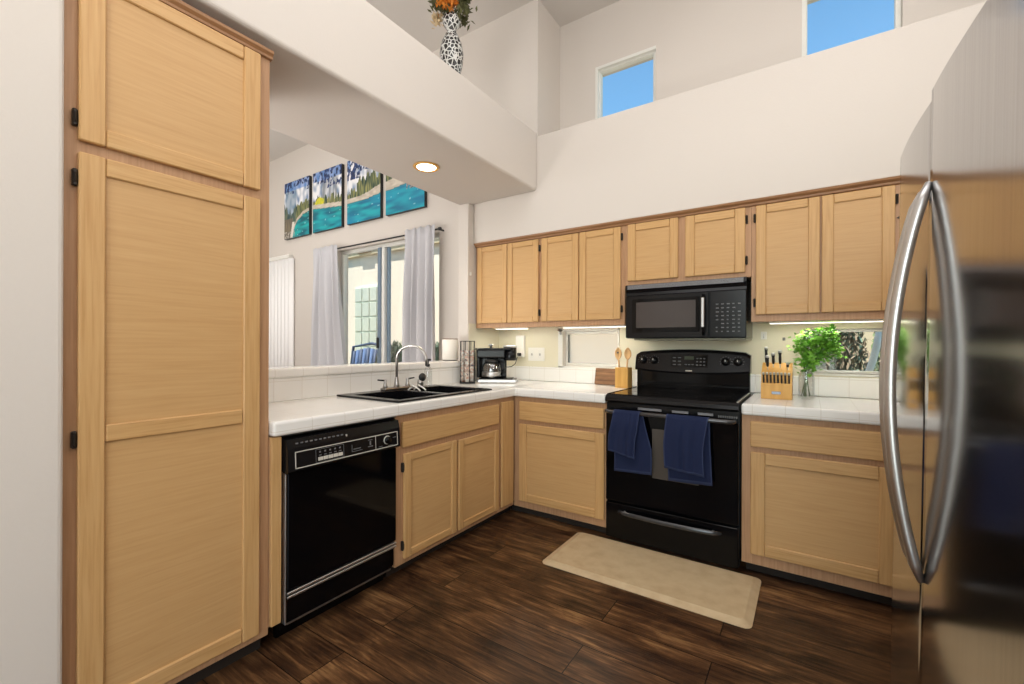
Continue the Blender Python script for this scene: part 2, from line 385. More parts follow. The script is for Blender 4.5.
# ------------------------------------------------------------------ setting
struct(MB().box(-7.7, 1.3, -3.4, YW + .15, -.1, 0, 'floor').build('floor'), 'dark rustic brown wood plank floor')
def wall_holes(name, x0, x1, z0, z1, y0, y1, holes, mat, extra=None):
    xs = sorted({x0, x1, *[h[0] for h in holes], *[h[1] for h in holes]}); mb = MB()
    for a, b in zip(xs, xs[1:]):
        zs = [z0]
        for h in sorted([h for h in holes if h[0] <= a + 1e-6 and h[1] >= b - 1e-6], key=lambda h: h[2]):
            mb.box(a, b, y0, y1, zs[-1], h[2], mat) if h[2] > zs[-1] + 1e-6 else None; zs.append(h[3])
        mb.box(a, b, y0, y1, zs[-1], z1, mat)
    return mb
W1 = (-1.70, -1.225, 1.05, 1.335)       # kitchen window left of the range
W2 = (-0.03, 0.93, 1.055, 1.325)        # kitchen window over the right counter
W3 = (-1.42, -0.945, 2.93, 3.43)        # clerestory
W4 = (-0.045, 0.43, 2.93, 3.43)
W5 = (-4.78, -3.10, .12, 2.36)          # dining slider
W6 = (-7.15, -5.765, .12, 2.39)         # dining blind window
struct(wall_holes('wall_back', -7.55, 1.2, 0, 4.0, YW, YW + .15, [W1, W2, W3, W4, W5, W6], 'paint').build('wall_back'), 'warm white outside wall with windows')
# painted band and tile row behind the counter
def splash_holes(x0, x1, z0, z1, hs): return wall_holes('s', x0, x1, z0, z1, YW - .006, YW, hs, 'paint_splash')
o = wall_holes('s', XL, 1.02, 1.035, 1.40, YW - .006, YW - .0002, [(W1[0], W1[1], W1[2], W1[3]), (W2[0], W2[1], W2[2], W2[3])], 'paint_splash')
o.box(XL + .0002, XL + .006, 2.86, YW - .006, 1.09, 1.40, 'paint_splash')
struct(o.build('wall_backsplash'), 'cream painted backsplash above the tile row')
o = MB().box(XL + .012, -1.064, YW - .016, YW - .0002, CT, 1.035, 'tile', .004).box(-1.064, -.292, YW - .016, YW - .0002, CT, 1.035, 'tile', .004).box(-.292, 1.02, YW - .016, YW - .0002, CT, 1.035, 'tile', .004)
o.box(XL + .0002, XL + .012, .93, YW - .016, CT, 1.04, 'tile', .003)
struct(o.build('trim_1'), 'row of square white backsplash tiles')
# soffit, header beam, chase
struct(MB().box(XL, 1.02, 2.92, YW, 2.075, 2.822, 'paint', .006, 2).build('wall_soffit'), 'white soffit and plant ledge above the wall cabinets')
struct(MB().box(-2.47, -1.7355, -3.2, 2.92, 2.4035, 2.848, 'paint', .018, 4).build('wall_header'), 'white dropped header beam over the counter')
struct(MB().box(-3.1, -1.7355, 2.92, YW, 2.850, 3.96, 'paint', .004).box(-2.47, XL, 2.92, YW, 2.4035, 2.850, 'paint').box(XL, -1.7355, 2.9205, YW, 2.822, 2.850, 'paint').build('wall_chase'), 'white boxed wall corner above the plant shelf')
# half wall, its tiled ledge, the column, the long left wall
struct(MB().box(-2.47, XL, .93, 2.85, 0, 1.04, 'paint').build('wall_half'), 'half wall behind the sink counter')
struct(MB().box(-2.485, -2.335, .92, 2.85, 1.04, 1.093, 'tile', .014, 3).build('trim_2'), 'white tile cap on the half wall')
struct(MB().box(-2.47, XL, 2.85, YW, 0, 2.4035, 'paint', .006, 2).build('wall_column'), 'white end column between dining room and kitchen')
struct(MB().box(-2.5, -1.73, -3.2, .328, 0, 2.405, 'paint', .012, 3).build('wall_left'), 'white wall at the left edge')
struct(MB().box(-2.47, -2.37, .328, .93, 0, 2.4035, 'paint').build('wall_pantry_back'))
struct(MB().box(1.02, 1.2, -3.2, YW, 0, 4.0, 'paint').build('wall_right'))
struct(MB().box(-7.7, -7.55, -3.2, YW + .15, 0, 4.0, 'paint').build('wall_dining_side'))
struct(wall_holes('wall_rear', -7.55, 1.2, 0, 4.0, -3.35, -3.2, [(-.8, 1.0, .1, 2.5)], 'paint').build('wall_rear'))
struct(MB().box(-2.47, 1.2, -3.35, YW + .15, ZC, ZC + .15, 'ceil').prism([(-7.7, ZC - .10), (-2.47, ZC), (-2.47, ZC + .15), (-7.7, ZC + .15)], 1, -3.35, YW + .15, 'ceil').build('ceiling'), 'pale ceiling')

# ------------------------------------------------------------------ windows
def window(n, W, fr=.035, mat='whiteframe', y=YW + .05, mull=None, label=None, pane='glass'):
    x0, x1, z0, z1 = W; root = sempty(f'window_{n}', ((x0 + x1) / 2, y, z0), label)
    f = MB(); d = .05
    f.box(x0, x1, y, y + d, z0, z0 + fr, mat, .003).box(x0, x1, y, y + d, z1 - fr, z1, mat, .003)
    f.box(x0, x0 + fr, y, y + d, z0 + fr, z1 - fr, mat, .003).box(x1 - fr, x1, y, y + d, z0 + fr, z1 - fr, mat, .003)
    f.build('window_frame', root)
    MB().box(x0 + fr, x1 - fr, y + .022, y + .027, z0 + fr, z1 - fr, pane).build('pane', root)
    return root
w1 = window(1, W1, .022, pane='frosted', label='small kitchen window with a white sash left of the range')
fr = MB()
for a in ((-1.742, W1[0], 1.03, 1.357), (W1[1], -1.212, 1.03, 1.357)): fr.box(a[0], a[1], YW - .012, YW - .0065, a[2], a[3], 'whiteframe', .002)
for a in ((-1.742, -1.212, 1.03, W1[2]), (-1.742, -1.212, W1[3], 1.357)): fr.box(a[0], a[1], YW - .012, YW - .0065, a[2], a[3], 'whiteframe', .002)
fr.build('casing', w1)
MB().box(W1[0] + .024, W1[0] + .034, YW + .046, YW + .0495, 1.075, 1.31, 'blackmat').build('gasket', w1)
MB().tube([(-1.735, YW - .03, 1.345), (-1.715, YW - .035, 1.33), (-1.712, YW - .02, 1.31)], .008, 'steel', 8).build('latch', w1)
w2 = window(2, W2, .018, label='wide low kitchen window over the right counter, garden behind')
MB().box(W2[0] - .0, W2[1], YW - .014, YW + .05, W2[2] - .012, W2[2] - .0, 'whiteframe', .002).build('sill', w2)
for n, W, lb in ((3, W3, 'small high clerestory window, the left of two'), (4, W4, 'small high clerestory window, the right of two')):
    r_ = window(n, W, .028, label=lb, y=YW + .03)
    MB().box(W[0] - .0, W[0] + .020, YW - .002, YW + .03, W[2], W[3] - .022, 'whiteframe').box(W[0], W[1], YW - .002, YW + .03, W[3] - .022, W[3], 'whiteframe').build('reveal', r_)
w5 = window(5, W5, .04, mat='whiteframe', label='tall dining room sliding window between grey curtains')
MB().box(-4.075, -4.020, YW + .025, YW + .07, .16, 2.32, 'alum', .004).box(-4.012, -3.965, YW + .03, YW + .08, .16, 2.32, 'whiteframe', .004).box(-3.962, -3.925, YW + .065, YW + .098, .16, 2.32, 'alum', .004).build('meeting_stile', w5)
MB().box(-4.07, -4.045, YW + .005, YW + .025, 1.18, 1.30, 'blackmat', .004).build('latch', w5)
w6 = window(6, W6, .04, label='dining room window behind vertical blinds')
t = thing('vertical_blind', 'white vertical slat blind over the left dining window', 'blind', (-6.4, YW - .04, 2.4))
MB().box(-7.2, -5.75, YW - .07, YW - .005, 2.37, 2.42, 'white', .006).build('headrail', t)
for i in range(17):
    x = -7.15 + i * .088
    MB().grid(lambda u, v, x=x: (x + .044 * (u - .5) * 1.7, YW - .04 + .022 * (u - .5) * 2 - .006 * math.sin(PI * u), 2.37 - 2.27 * v), 3, 2, 'blind', .0015).build('slat', t)

# ------------------------------------------------------------------ cabinets
def mapL(plane):      # left run: face looks towards +X
    return lambda u0, u1, w0, w1: (plane + w0, plane + w1, u0, u1)
def mapB(plane):      # back run: face looks towards -Y
    return lambda u0, u1, w0, w1: (u0, u1, plane - w1, plane - w0)
def door(parent, mp, u0, u1, z0, z1, st=.058, mid=None, hinge=None, hz=None, rail=None):
    rail = rail or st * .92; T = .020; mb = MB()
    def bx(a, b, c, d, w0, w1, mat, bev=.0035):
        X0, X1, Y0, Y1 = mp(a, b, w0, w1); mb.box(X0, X1, Y0, Y1, c, d, mat, bev)
    bx(u0, u0 + st, z0, z1, 0, T, 'wood_v'); bx(u1 - st, u1, z0, z1, 0, T, 'wood_v')
    e = .0012
    bx(u0 + st + e, u1 - st - e, z0, z0 + rail, 0, T - .0015, 'wood_h'); bx(u0 + st + e, u1 - st - e, z1 - rail, z1, 0, T - .0015, 'wood_h')
    if mid: bx(u0 + st + e, u1 - st - e, mid[0], mid[1], 0, T - .0015, 'wood_h')
    d = mb.build('door', parent)
    p = MB(); X0, X1, Y0, Y1 = mp(u0 + st - .004, u1 - st + .004, .001, .010)
    p.box(X0, X1, Y0, Y1, z0 + rail - .004, z1 - rail + .004, 'panel').build('door_panel', d)
    if hinge:
        for z in hz or (z0 + .07, z1 - .07):
            h = MB(); a = u0 - .013 if hinge < 0 else u1 + .001
            X0, X1, Y0, Y1 = mp(a, a + .012, 0, .016); h.box(X0, X1, Y0, Y1, z - .025, z + .025, 'hinge', .003)
            X0, X1, Y0, Y1 = mp(a + .003, a + .009, .0, .021); h.box(X0, X1, Y0, Y1, z - .016, z + .016, 'hinge', .003)
            h.build('hinge', d)
    return d
def drawer(parent, mp, u0, u1, z0, z1, name='drawer_front'):
    X0, X1, Y0, Y1 = mp(u0, u1, 0, .020)
    return MB().box(X0, X1, Y0, Y1, z0, z1, 'wood_v' if name == 'filler_panel' else 'wood_h', .006, 2).build(name, parent)

# pantry
pm = mapL(-1.77)
t = thing('pantry_cabinet', 'tall light maple pantry cabinet with an upper and a long lower door', 'cabinet', (-2.06, .63, 0))
MB().box(-2.365, -1.79, .332, .914, .10, 2.352, 'frame').box(-1.79, -1.77, .332, .914, .075, 2.352, 'frame', .002).build('body', t)
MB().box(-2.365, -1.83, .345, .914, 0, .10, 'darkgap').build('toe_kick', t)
door(t, pm, .361, .871, 1.812, 2.335, .060, hinge=-1, hz=(1.875, 2.27), rail=.052)
door(t, pm, .361, .871, .105, 1.778, .060, mid=(.925, .978), hinge=-1, hz=(1.702, .943, .2), rail=.055)
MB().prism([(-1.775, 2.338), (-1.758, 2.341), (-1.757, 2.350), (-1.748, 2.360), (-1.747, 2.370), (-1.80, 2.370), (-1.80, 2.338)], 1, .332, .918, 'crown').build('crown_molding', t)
# base: filler + sink base
t = thing('base_cabinet', 'light maple sink base cabinet with two doors under a long false drawer front', 'cabinet', (-2.06, 2.05, 0))
MB().box(-2.34, -1.79, 1.556, 2.46, .09, .70, 'frame').box(-1.79, -1.77, 1.556, 2.659, .07, CB - .002, 'frame', .001).build('body', t)
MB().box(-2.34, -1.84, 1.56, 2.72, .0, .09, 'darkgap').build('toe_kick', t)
drawer(t, pm, 1.592, 2.454, .684, .817, 'false_drawer_front')
door(t, pm, 1.606, 2.018, .100, .650, .045, hinge=-1)
door(t, pm, 2.037, 2.450, .100, .645, .045)
drawer(t, pm, 2.487, 2.632, .100, .826, 'filler_panel')
t = tag(MB().box(-2.34, -1.77, .916, .962, .10, CB - .002, 'frame', .002).box(-1.772, -1.755, .918, .958, .105, CB - .004, 'wood_v', .002).build('filler_panel'), 'narrow maple filler strip between the pantry and the dishwasher', 'filler strip')
# base left of range
bm_ = mapB(2.659)
t = thing('base_cabinet', 'light maple base cabinet with one drawer and one door, left of the range', 'cabinet', (-1.4, 2.95, 0))
MB().box(-1.79, -1.066, 2.68, 3.25, .09, CB - .002, 'frame').box(-1.765, -1.064, 2.659, 2.68, .066, CB - .002, 'frame', .001).build('body', t)
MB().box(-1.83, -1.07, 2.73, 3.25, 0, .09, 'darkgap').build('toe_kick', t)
drawer(t, bm_, -1.713, -1.076, .690, .822)
door(t, bm_, -1.713, -1.074, .116, .662, .060, hinge=None)
# base right of range
t = thing('base_cabinet', 'light maple base cabinet with a wide drawer and wide door, right of the range', 'cabinet', (0, 2.95, 0))
MB().box(-.298, .375, 2.68, 3.25, .09, CB - .002, 'frame').box(-.300, .377, 2.659, 2.68, .066, CB - .002, 'frame', .001).build('body', t)
MB().box(-.285, .377, 2.73, 3.25, 0, .09, 'darkgap').build('toe_kick', t)
drawer(t, bm_, -.259, .335, .690, .824)
door(t, bm_, -.257, .335, .124, .662, .066)
t = thing('base_cabinet', 'light maple base cabinet mostly behind the refrigerator', 'cabinet', (.7, 2.95, 0))
MB().box(.378, 1.015, 2.68, 3.25, .09, CB - .002, 'frame').box(.379, 1.015, 2.659, 2.68, .066, CB - .002, 'frame', .001).build('body', t)
MB().box(.38, 1.015, 2.73, 3.25, 0, .09, 'darkgap').build('toe_kick', t)
drawer(t, bm_, .41, .98, .690, .824); door(t, bm_, .41, .98, .130, .662, .06)
# uppers
um = mapB(2.95)
def upper(x0, x1, zb, zt, doors, label):
    t = thing('wall_cabinet', label, 'cabinet', ((x0 + x1) / 2, 3.1, zb), 'maple wall cabinets above the counters')
    MB().box(x0, x1, 2.97, YW - .008, zb + .012, zt, 'frame').box(x0, x1, 2.95, 2.97, zb, zt, 'frame', .001).build('body', t)
    for (a, b, z0, z1, h, st) in doors: door(t, um, a, b, z0, z1, st, hinge=h)
    return t
upper(-2.352, -1.7165, 1.362, 2.066, [(-2.327, -2.027, 1.400, 2.037, 0, .046), (-2.020, -1.733, 1.400, 2.037, 1, .046)], 'maple wall cabinet in the corner, leftmost pair of narrow doors')
upper(-1.7155, -1.0515, 1.362, 2.066, [(-1.704, -1.395, 1.402, 2.037, 0, .050), (-1.387, -1.078, 1.402, 2.037, 1, .050)], 'maple wall cabinet above the small window, left of the microwave')
upper(-1.0505, -.2865, 1.628, 2.066, [(-1.027, -.698, 1.656, 2.040, 0, .052), (-.655, -.317, 1.656, 2.038, 1, .055)], 'short maple wall cabinet directly above the microwave')
upper(-.2855, .380, 1.362, 2.066, [(-.261, .045, 1.403, 2.037, -1, .052), (.054, .358, 1.403, 2.037, 1, .052)], 'maple wall cabinet above the knife block, right of the microwave')
upper(.381, 1.012, 1.362, 2.066, [(.402, .70, 1.403, 2.037, 0, .056), (.708, .995, 1.403, 2.037, 1, .052)], 'maple wall cabinet partly hidden by the refrigerator handles')
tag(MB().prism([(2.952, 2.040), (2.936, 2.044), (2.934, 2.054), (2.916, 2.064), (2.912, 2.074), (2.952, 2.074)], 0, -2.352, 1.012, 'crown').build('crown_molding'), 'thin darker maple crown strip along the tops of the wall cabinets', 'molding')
hk = thing('wall_hook', 'tiny dark hook on the cabinet frame beside the refrigerator handle', 'hook', (.377, 2.948, 1.87))
MB().prism([(.365, 1.872), (.384, 1.884), (.384, 1.862)], 1, 2.940, 2.9495, 'hinge').build('hook_plate', hk)

# countertops
sx0, sx1, sy0, sy1 = -2.285, -1.795, 1.600, 2.385
mb = MB(); B = .012
F_ = YW - .017
mb.box(-2.3595, sx0 + .01, .9185, F_, CB, CT, 'tile').box(sx0, sx1 + .012, .931, sy0 + .01, CB, CT, 'tile').box(sx0, sx1 + .012, sy1 - .01, F_, CB, CT, 'tile').box(-1.80, -1.076, 2.645, F_, CB, CT, 'tile')
mb.box(sx1 - .01, -1.740, .918, 2.67, CB, CT + .0004, 'tile', B, 3).box(-1.77, -1.063, 2.629, 2.70, CB, CT + .0004, 'tile', B, 3)
tag(mb.build('countertop'), 'white tiled l-shaped countertop around the sink and corner', 'countertop')
tag(MB().box(-.3005, 1.012, 2.629, YW - .017, CB, CT, 'tile', B, 3).build('countertop'), 'white tiled countertop right of the range', 'countertop')

# sink
t = thing('kitchen_sink', 'black double bowl drop-in sink in the white tile counter', 'sink', (-2.04, 2.0, CT))
rim = MB(); z0, z1 = CT + .001, CT + .012; ym = 2.03
rim.box(sx0 - .02, sx1 + .02, sy0 - .02, sy0 + .035, z0, z1, 'blackmid', .005, 2).box(sx0 - .02, sx1 + .02, sy1 - .035, sy1 + .02, z0, z1, 'blackmid', .005, 2)
rim.box(sx0 - .02, sx0 + .075, sy0 + .03, sy1 - .03, z0, z1, 'blackmid', .004).box(sx1 - .03, sx1 + .02, sy0 + .03, sy1 - .03, z0, z1, 'blackmid', .005, 2)
rim.box(sx0 + .07, sx1 - .02, ym - .02, ym + .02, z0 - .02, z1 - .004, 'blackmid', .004)
rim.build('rim', t)
for a, b in ((sy0 + .03, ym - .018), (ym + .018, sy1 - .03)):
    bw = MB(); X0, X1, zb = sx0 + .07, sx1 - .028, CT - .17
    bw.box(X0, X1, a, b, zb, zb + .008, 'blackmid').box(X0, X0 + .008, a, b, zb, z0, 'blackmid').box(X1 - .008, X1, a, b, zb, z0, 'blackmid').box(X0, X1, a, a + .008, zb, z0, 'blackmid').box(X0, X1, b - .008, b, zb, z0, 'blackmid')
    bw.build('bowl', t)
zs = CT + .0125
t = thing('kitchen_faucet', 'tall brushed nickel gooseneck faucet with two lever handles', 'faucet', (-2.262, 2.0, zs))
MB().box(-2.290, -2.236, 1.885, 2.115, zs, zs + .014, 'chrome', .006, 2).build('base_plate', t)
arc = [(-2.262, 2.0, zs + .015), (-2.262, 2.0, zs + .19)] + [(-2.262 + .124 * (1 - math.cos(a)), 2.0 + .012 * (1 - math.cos(a)), zs + .19 + .098 * math.sin(a)) for a in [PI * k / 12 for k in range(1, 12)]] + [(-2.012, 2.024, zs + .160)]
MB().lathe([(.020, .013), (.018, .03), (.011, .075), (.010, .08)], (-2.262, 2.0, zs), 'chrome', 18).tube(arc, .0088, 'chrome', 12).build('spout', t)
for y, sg in ((1.905, -1), (2.095, 1)):
    h = MB().lathe([(.017, .013), (.013, .03), (.009, .05), (.011, .062), (.006, .068)], (-2.262, y, zs), 'chrome', 16).build('handle', t)
    MB().tube([(-2.262, y, zs + .062), (-2.262 + .012 * sg, y + sg * .05, zs + .068)], [.0055, .0045], 'blackmid', 8).build('lever', h)
t = thing('soap_dispenser', 'clear soap bottle with a black pump at the right end of the sink', 'soap bottle', (-2.262, 2.29, zs))
MB().lathe([(.026, 0), (.028, .01), (.028, .10), (.022, .125), (.012, .14)], (-2.262, 2.29, zs), 'jar', 18).build('bottle', t)
MB().lathe([(.013, .138), (.013, .155), (.005, .157), (.005, .185)], (-2.262, 2.29, zs), 'blackmat', 14).tube([(-2.262, 2.29, zs + .187), (-2.225, 2.275, zs + .187)], .007, 'blackmat', 8).build('pump', t)
t = thing('scrub_brush', 'round black scrub brush standing on the sink ledge', 'brush', (-2.262, 2.215, zs))
MB().lathe([(.020, .0), (.022, .03), (.018, .05)], (-2.262, 2.215, zs), 'chrome', 14).build('handle', t)
MB().lathe([(.0, -.012), (.026, -.010), (.030, 0), (.026, .010), (0, .012)], (-2.25, 2.222, zs + .066), 'blackmat', 18, axis='x').build('brush_head', t)
t = thing('sink_caddy', 'white curved plastic caddy hooked over the sink divider', 'caddy', (-2.13, 2.03, CT))
cc = MB()
for dy in (-.015, .035):
    cc.tube([(-2.17 + .10 * k / 8, 2.03 + dy + .01 * math.sin(k), CT + .010 + .032 * math.sin(PI * k / 8)) for k in range(9)], .005, 'white', 8)
cc.build('hook', t)
MB().box(-2.16, -2.05, 2.055, 2.12, CT - .055, CT - .005, 'block', .006).build('basket', t)

# paper towels, pod rack, coffee maker, outlets
t = thing('paper_towel_roll', 'white paper towel roll standing on the half wall ledge by the column', 'paper towels', (-2.42, 2.70, 1.094))
MB().lathe([(.060, .006), (.066, .008), (.066, .165), (.062, .170)], (-2.42, 2.70, 1.094), 'paper', 28).build('roll', t)
MB().lathe([(.058, 0), (.058, .005)], (-2.42, 2.70, 1.094), 'blackmat', 20).build('base', t)
MB().lathe([(.062, .1702), (.062, .177)], (-2.42, 2.70, 1.094), 'acacia', 24).build('cap', t)
t = thing('coffee_pod_rack', 'tall wire rack of white and orange coffee pods by the coffee maker', 'pod rack', (-2.255, 2.72, CT))
wr = MB().lathe([(.062, 0), (.062, .012)], (-2.255, 2.72, CT), 'blackmat', 20)
for k in range(8):
    a = 2 * PI * k / 8 + .2; x, y = -2.255 + .058 * math.cos(a), 2.72 + .058 * math.sin(a); wr.tube([(x, y, CT + .01), (x, y, CT + .335)], .0025, 'blackmid', 6)
wr.tube([(-2.255 + .058 * math.cos(a), 2.72 + .058 * math.sin(a), CT + .335) for a in [2 * PI * k / 20 for k in range(21)]], .0025, 'blackmid', 6)
wr.build('wire_frame', t)
for lv in range(6):
    for k in range(4):
        a = 2 * PI * k / 4 + .2 + .39; x, y = -2.255 + .033 * math.cos(a), 2.72 + .033 * math.sin(a)
        MB().lathe([(.017, 0), (.022, .035), (.0235, .037)], (x, y, CT + .014 + lv * .042), 'kcup', 12).build('coffee_pod', t)

cl = Vector((-2.148, 2.955, CT)); RZ = Matrix.Translation(cl) @ Matrix.Rotation(math.radians(31), 4, 'Z')
t = thing('coffee_maker', 'black and steel drip coffee maker with glass carafe in the corner', 'coffee maker', tuple(cl))
def cm(mb, name, par=None): return mb.xform(RZ).build(name, par or t)
cm(MB().box(-.140, .175, -.115, .11, .001, .030, 'steel', .008, 2).box(-.13, .145, -.11, .105, .030, .036, 'blackmid', .002), 'base')
cm(MB().box(-.15, .085, .06, .11, .036, .20, 'blackmid', .01, 2).box(-.155, -.125, -.03, .11, .036, .24, 'blackmid', .01, 2).box(-.15, .085, -.09, .11, .20, .268, 'blackmid', .012, 2), 'body')
cm(MB().box(-.160, .13, -.095, .112, .268, .280, 'blackmid', .004), 'lid')
cm(MB().lathe([(.010, .280), (.010, .296), (.020, .300), (.020, .310), (.012, .314)], (-.04, 0, 0), 'steel', 18), 'knob')
cm(MB().lathe([(.052, .18), (.055, .20), (.055, .285)], (.118, -.02, 0), 'blackmid', 22).lathe([(.057, .2855), (.057, .300), (.045, .304)], (.118, -.02, 0), 'steel', 22), 'grinder_hopper')
car = cm(MB().lathe([(.058, .037), (.076, .045), (.079, .10), (.070, .145), (.056, .165)], (-.03, -.035, 0), 'carafe', 26), 'carafe')
cm(MB().lathe([(.077, .05), (.080, .06), (.080, .085), (.078, .088)], (-.03, -.035, 0), 'steel', 26), 'band', car)
cm(MB().lathe([(.058, .165), (.058, .182), (.03, .190)], (-.03, -.035, 0), 'blackmat', 22), 'carafe_lid', car)
cm(MB().tube([(.02, -.05, .172), (.066, -.062, .165), (.076, -.064, .11), (.046, -.055, .065)], .008, 'blackmid', 8, flat_=(1, 1.4)), 'carafe_handle', car)

t = thing('outlet_plate', 'tall white outlet with a plugged in black cord in the corner', 'outlet', (-2.105, YW - .006, 1.2))
MB().box(-2.150, -2.062, YW - .040, YW - .0065, 1.115, 1.305, 'white', .008, 2).build('plate', t)
MB().box(-2.120, -2.085, YW - .062, YW - .0405, 1.125, 1.152, 'blackmat', .004).build('plug', t)
MB().tube([(-2.10, YW - .062, 1.135), (-2.10, YW - .085, 1.11), (-2.11, YW - .10, 1.06), (-2.135, YW - .12, 1.035), (-2.165, YW - .14, 1.03), (-2.20, YW - .16, 1.04)], .0035, 'blackmat', 8).build('cord', t)
t = thing('outlet_plate', 'wide white double outlet plate on the backsplash left of the window', 'outlet', (-1.95, YW - .006, 1.14))
MB().box(-2.035, -1.872, YW - .012, YW - .0065, 1.085, 1.200, 'white', .003).build('plate', t)
for x in (-1.995, -1.915):
    q = MB().box(x - .017, x + .017, YW - .0142, YW - .0122, 1.107, 1.178, 'whiteframe', .001).build('socket', t)
    MB().box(x - .006, x - .003, YW - .0150, YW - .0143, 1.13, 1.15, 'blackmat').box(x + .003, x + .006, YW - .0150, YW - .0143, 1.13, 1.15, 'blackmat').build('slot', q)
t = thing('wall_hook', 'small clear adhesive hook on the wall above the knife block', 'hook', (-.245, YW - .006, 1.29))
MB().box(-.262, -.228, YW - .010, YW - .0065, 1.262, 1.312, 'white', .003).tube([(-.245, YW - .012, 1.30), (-.245, YW - .016, 1.275), (-.245, YW - .030, 1.272), (-.245, YW - .032, 1.286)], .003, 'steel', 6).build('hook_body', t)
t = thing('wall_hook', 'tiny grey adhesive hook on the wall left of the herbs', 'hook', (-.134, YW - .006, 1.265))
MB().box(-.142, -.126, YW - .010, YW - .0065, 1.255, 1.275, 'mark', .002).build('hook_body', t)
t = thing('wall_hook', 'tiny white hook on the end column beside the corner cabinet', 'hook', (-2.354, 2.88, 1.66))
MB().box(-2.3598, -2.350, 2.868, 2.888, 1.80, 1.83, 'white', .003).build('hook_body', t)

# cutting board, utensil crock
t = thing('cutting_board', 'dark knotty wooden board leaning on the backsplash under the window', 'cutting board', (-1.29, 3.22, CT))
b = MB().box(-1.390, -1.188, -.009, .009, 0, .128, 'acacia', .004, 2).xform(Matrix.Translation((0, 3.225, CT + .002)) @ Matrix.Rotation(math.radians(-12), 4, 'X'))
b.build('board', t)
t = thing('utensil_holder', 'square bamboo utensil holder beside the range', 'utensil holder', (-1.113, 3.12, CT))
c = MB(); x0, x1, y0, y1, zz = -1.164, -1.070, 3.065, 3.160, CT + .001
c.box(x0, x1, y0, y1, zz, zz + .008, 'bamboo').box(x0, x1, y0, y0 + .009, zz + .008, zz + .145, 'bamboo', .002).box(x0, x1, y1 - .009, y1, zz + .008, zz + .145, 'bamboo', .002)
c.box(x0, x0 + .009, y0 + .009, y1 - .009, zz + .008, zz + .145, 'bamboo').box(x1 - .009, x1, y0 + .009, y1 - .009, zz + .008, zz + .145, 'bamboo'); c.build('box', t)
def spoon(x, y, lean, label, hole):
    t = thing('wooden_spoon', label, 'spoon', (x, y, CT + .012), 'wooden spoons in the bamboo holder')
    top = Vector((x + lean, y + .01, CT + .245))
    MB().tube([(x, y, CT + .012), (x + lean * .6, y + .005, CT + .16), (x + lean * .8, y + .008, CT + .2)], [.005, .006, .007], 'spoon', 8).build('handle', t)
    pr = MB().grid(lambda u, v: (top.x + (.027 * math.sin(PI * max(.02, min(.98, v))) ** .6) * (u - .5) * 2, top.y - .004 + .010 * (1 - (2 * u - 1) ** 2) * math.sin(PI * v), top.z - .045 + .09 * v), 8, 10, 'spoon', .004)
    pr.build('bowl', t)
    if hole: MB().lathe([(.007, 0), (.007, .002)], (top.x, top.y - .012, top.z + .008), 'blackmat', 12, axis='y').build('hole', t)
spoon(-1.140, 3.105, -.018, 'left wooden spoon with a hole, in the bamboo holder', True)
spoon(-1.102, 3.115, .012, 'right plain wooden spoon in the bamboo holder', False)

# ------------------------------------------------------------------ dishwasher
t = thing('dishwasher', 'black built-in dishwasher with pale outlined control panel', 'dishwasher', (-2.05, 1.26, 0))
y0, y1 = .966, 1.552
MB().box(-2.30, -1.775, y0, y1, .087, .848, 'black').build('body', t)
MB().box(-1.775, -1.748, y0 + .014, y1 - .006, .222, .706, 'black', .003).box(-1.776, -1.747, y0 + .002, y0 + .008, .09, .706, 'steel', .001).build('door', t)
tr = MB()
tr.box(-1.775, -1.744, y0 + .012, y1 - .006, .206, .216, 'steel', .002).box(-1.775, -1.744, y0 + .012, y1 - .006, .190, .200, 'steel', .002).build('trim_strip', t)
MB().box(-1.775, -1.752, y0 + .012, y1 - .040, .092, .188, 'black', .002).box(-1.775, -1.750, y0 + .012, y1 - .040, .086, .0915, 'steel').build('access_panel', t)
MB().box(-1.85, -1.83, y0 + .01, y1 - .02, .003, .0865, 'black').build('toe_panel', t)
hd = MB().prism([(-1.775, .706), (-1.738, .698), (-1.722, .708), (-1.728, .800), (-1.738, .836), (-1.775, .842)], 1, y0, y1 - .004, 'blackmid').build('control_panel', t)
pz0, pz1 = .716, .785
def dwq(ya, yb, za, zb, mat, off):
    f = lambda z: -1.722 - (z - .708) * (.006 / .092) + off
    return MB().prism([(f(za) - .002, za), (f(za), za), (f(zb), zb), (f(zb) - .002, zb)], 1, ya, yb, mat)
fr = MB()
for a in ((y0 + .030, y1 - .020, pz0, pz0 + .0035), (y0 + .030, y1 - .020, pz1 - .0035, pz1), (y0 + .030, y0 + .0335, pz0, pz1), (y1 - .0235, y1 - .020, pz0, pz1), (1.395, 1.397, pz0 + .004, pz1 - .004)):
    f = lambda z: -1.722 - (z - .708) * (.006 / .092) + .0015
    fr.prism([(f(a[2]) - .002, a[2]), (f(a[2]), a[2]), (f(a[3]), a[3]), (f(a[3]) - .002, a[3])], 1, a[0], a[1], 'markw')
fr.build('outline', hd)
bt = MB()
for k in range(5):
    f = lambda z: -1.722 - (z - .708) * (.006 / .092) + .003
    ya = 1.095 + k * .024
    bt.prism([(f(.730), .730), (f(.730) + .003, .730), (f(.744) + .003, .744), (f(.744), .744)], 1, ya, ya + .021, 'markw')
    bt.prism([(f(.750), .750), (f(.750) + .001, .750), (f(.754) + .001, .754), (f(.754), .754)], 1, ya + .004, ya + .016, 'mark')
    bt.prism([(f(.762), .762), (f(.762) + .001, .762), (f(.769) + .001, .769), (f(.769), .769)], 1, ya + .005, ya + .013, 'mark')
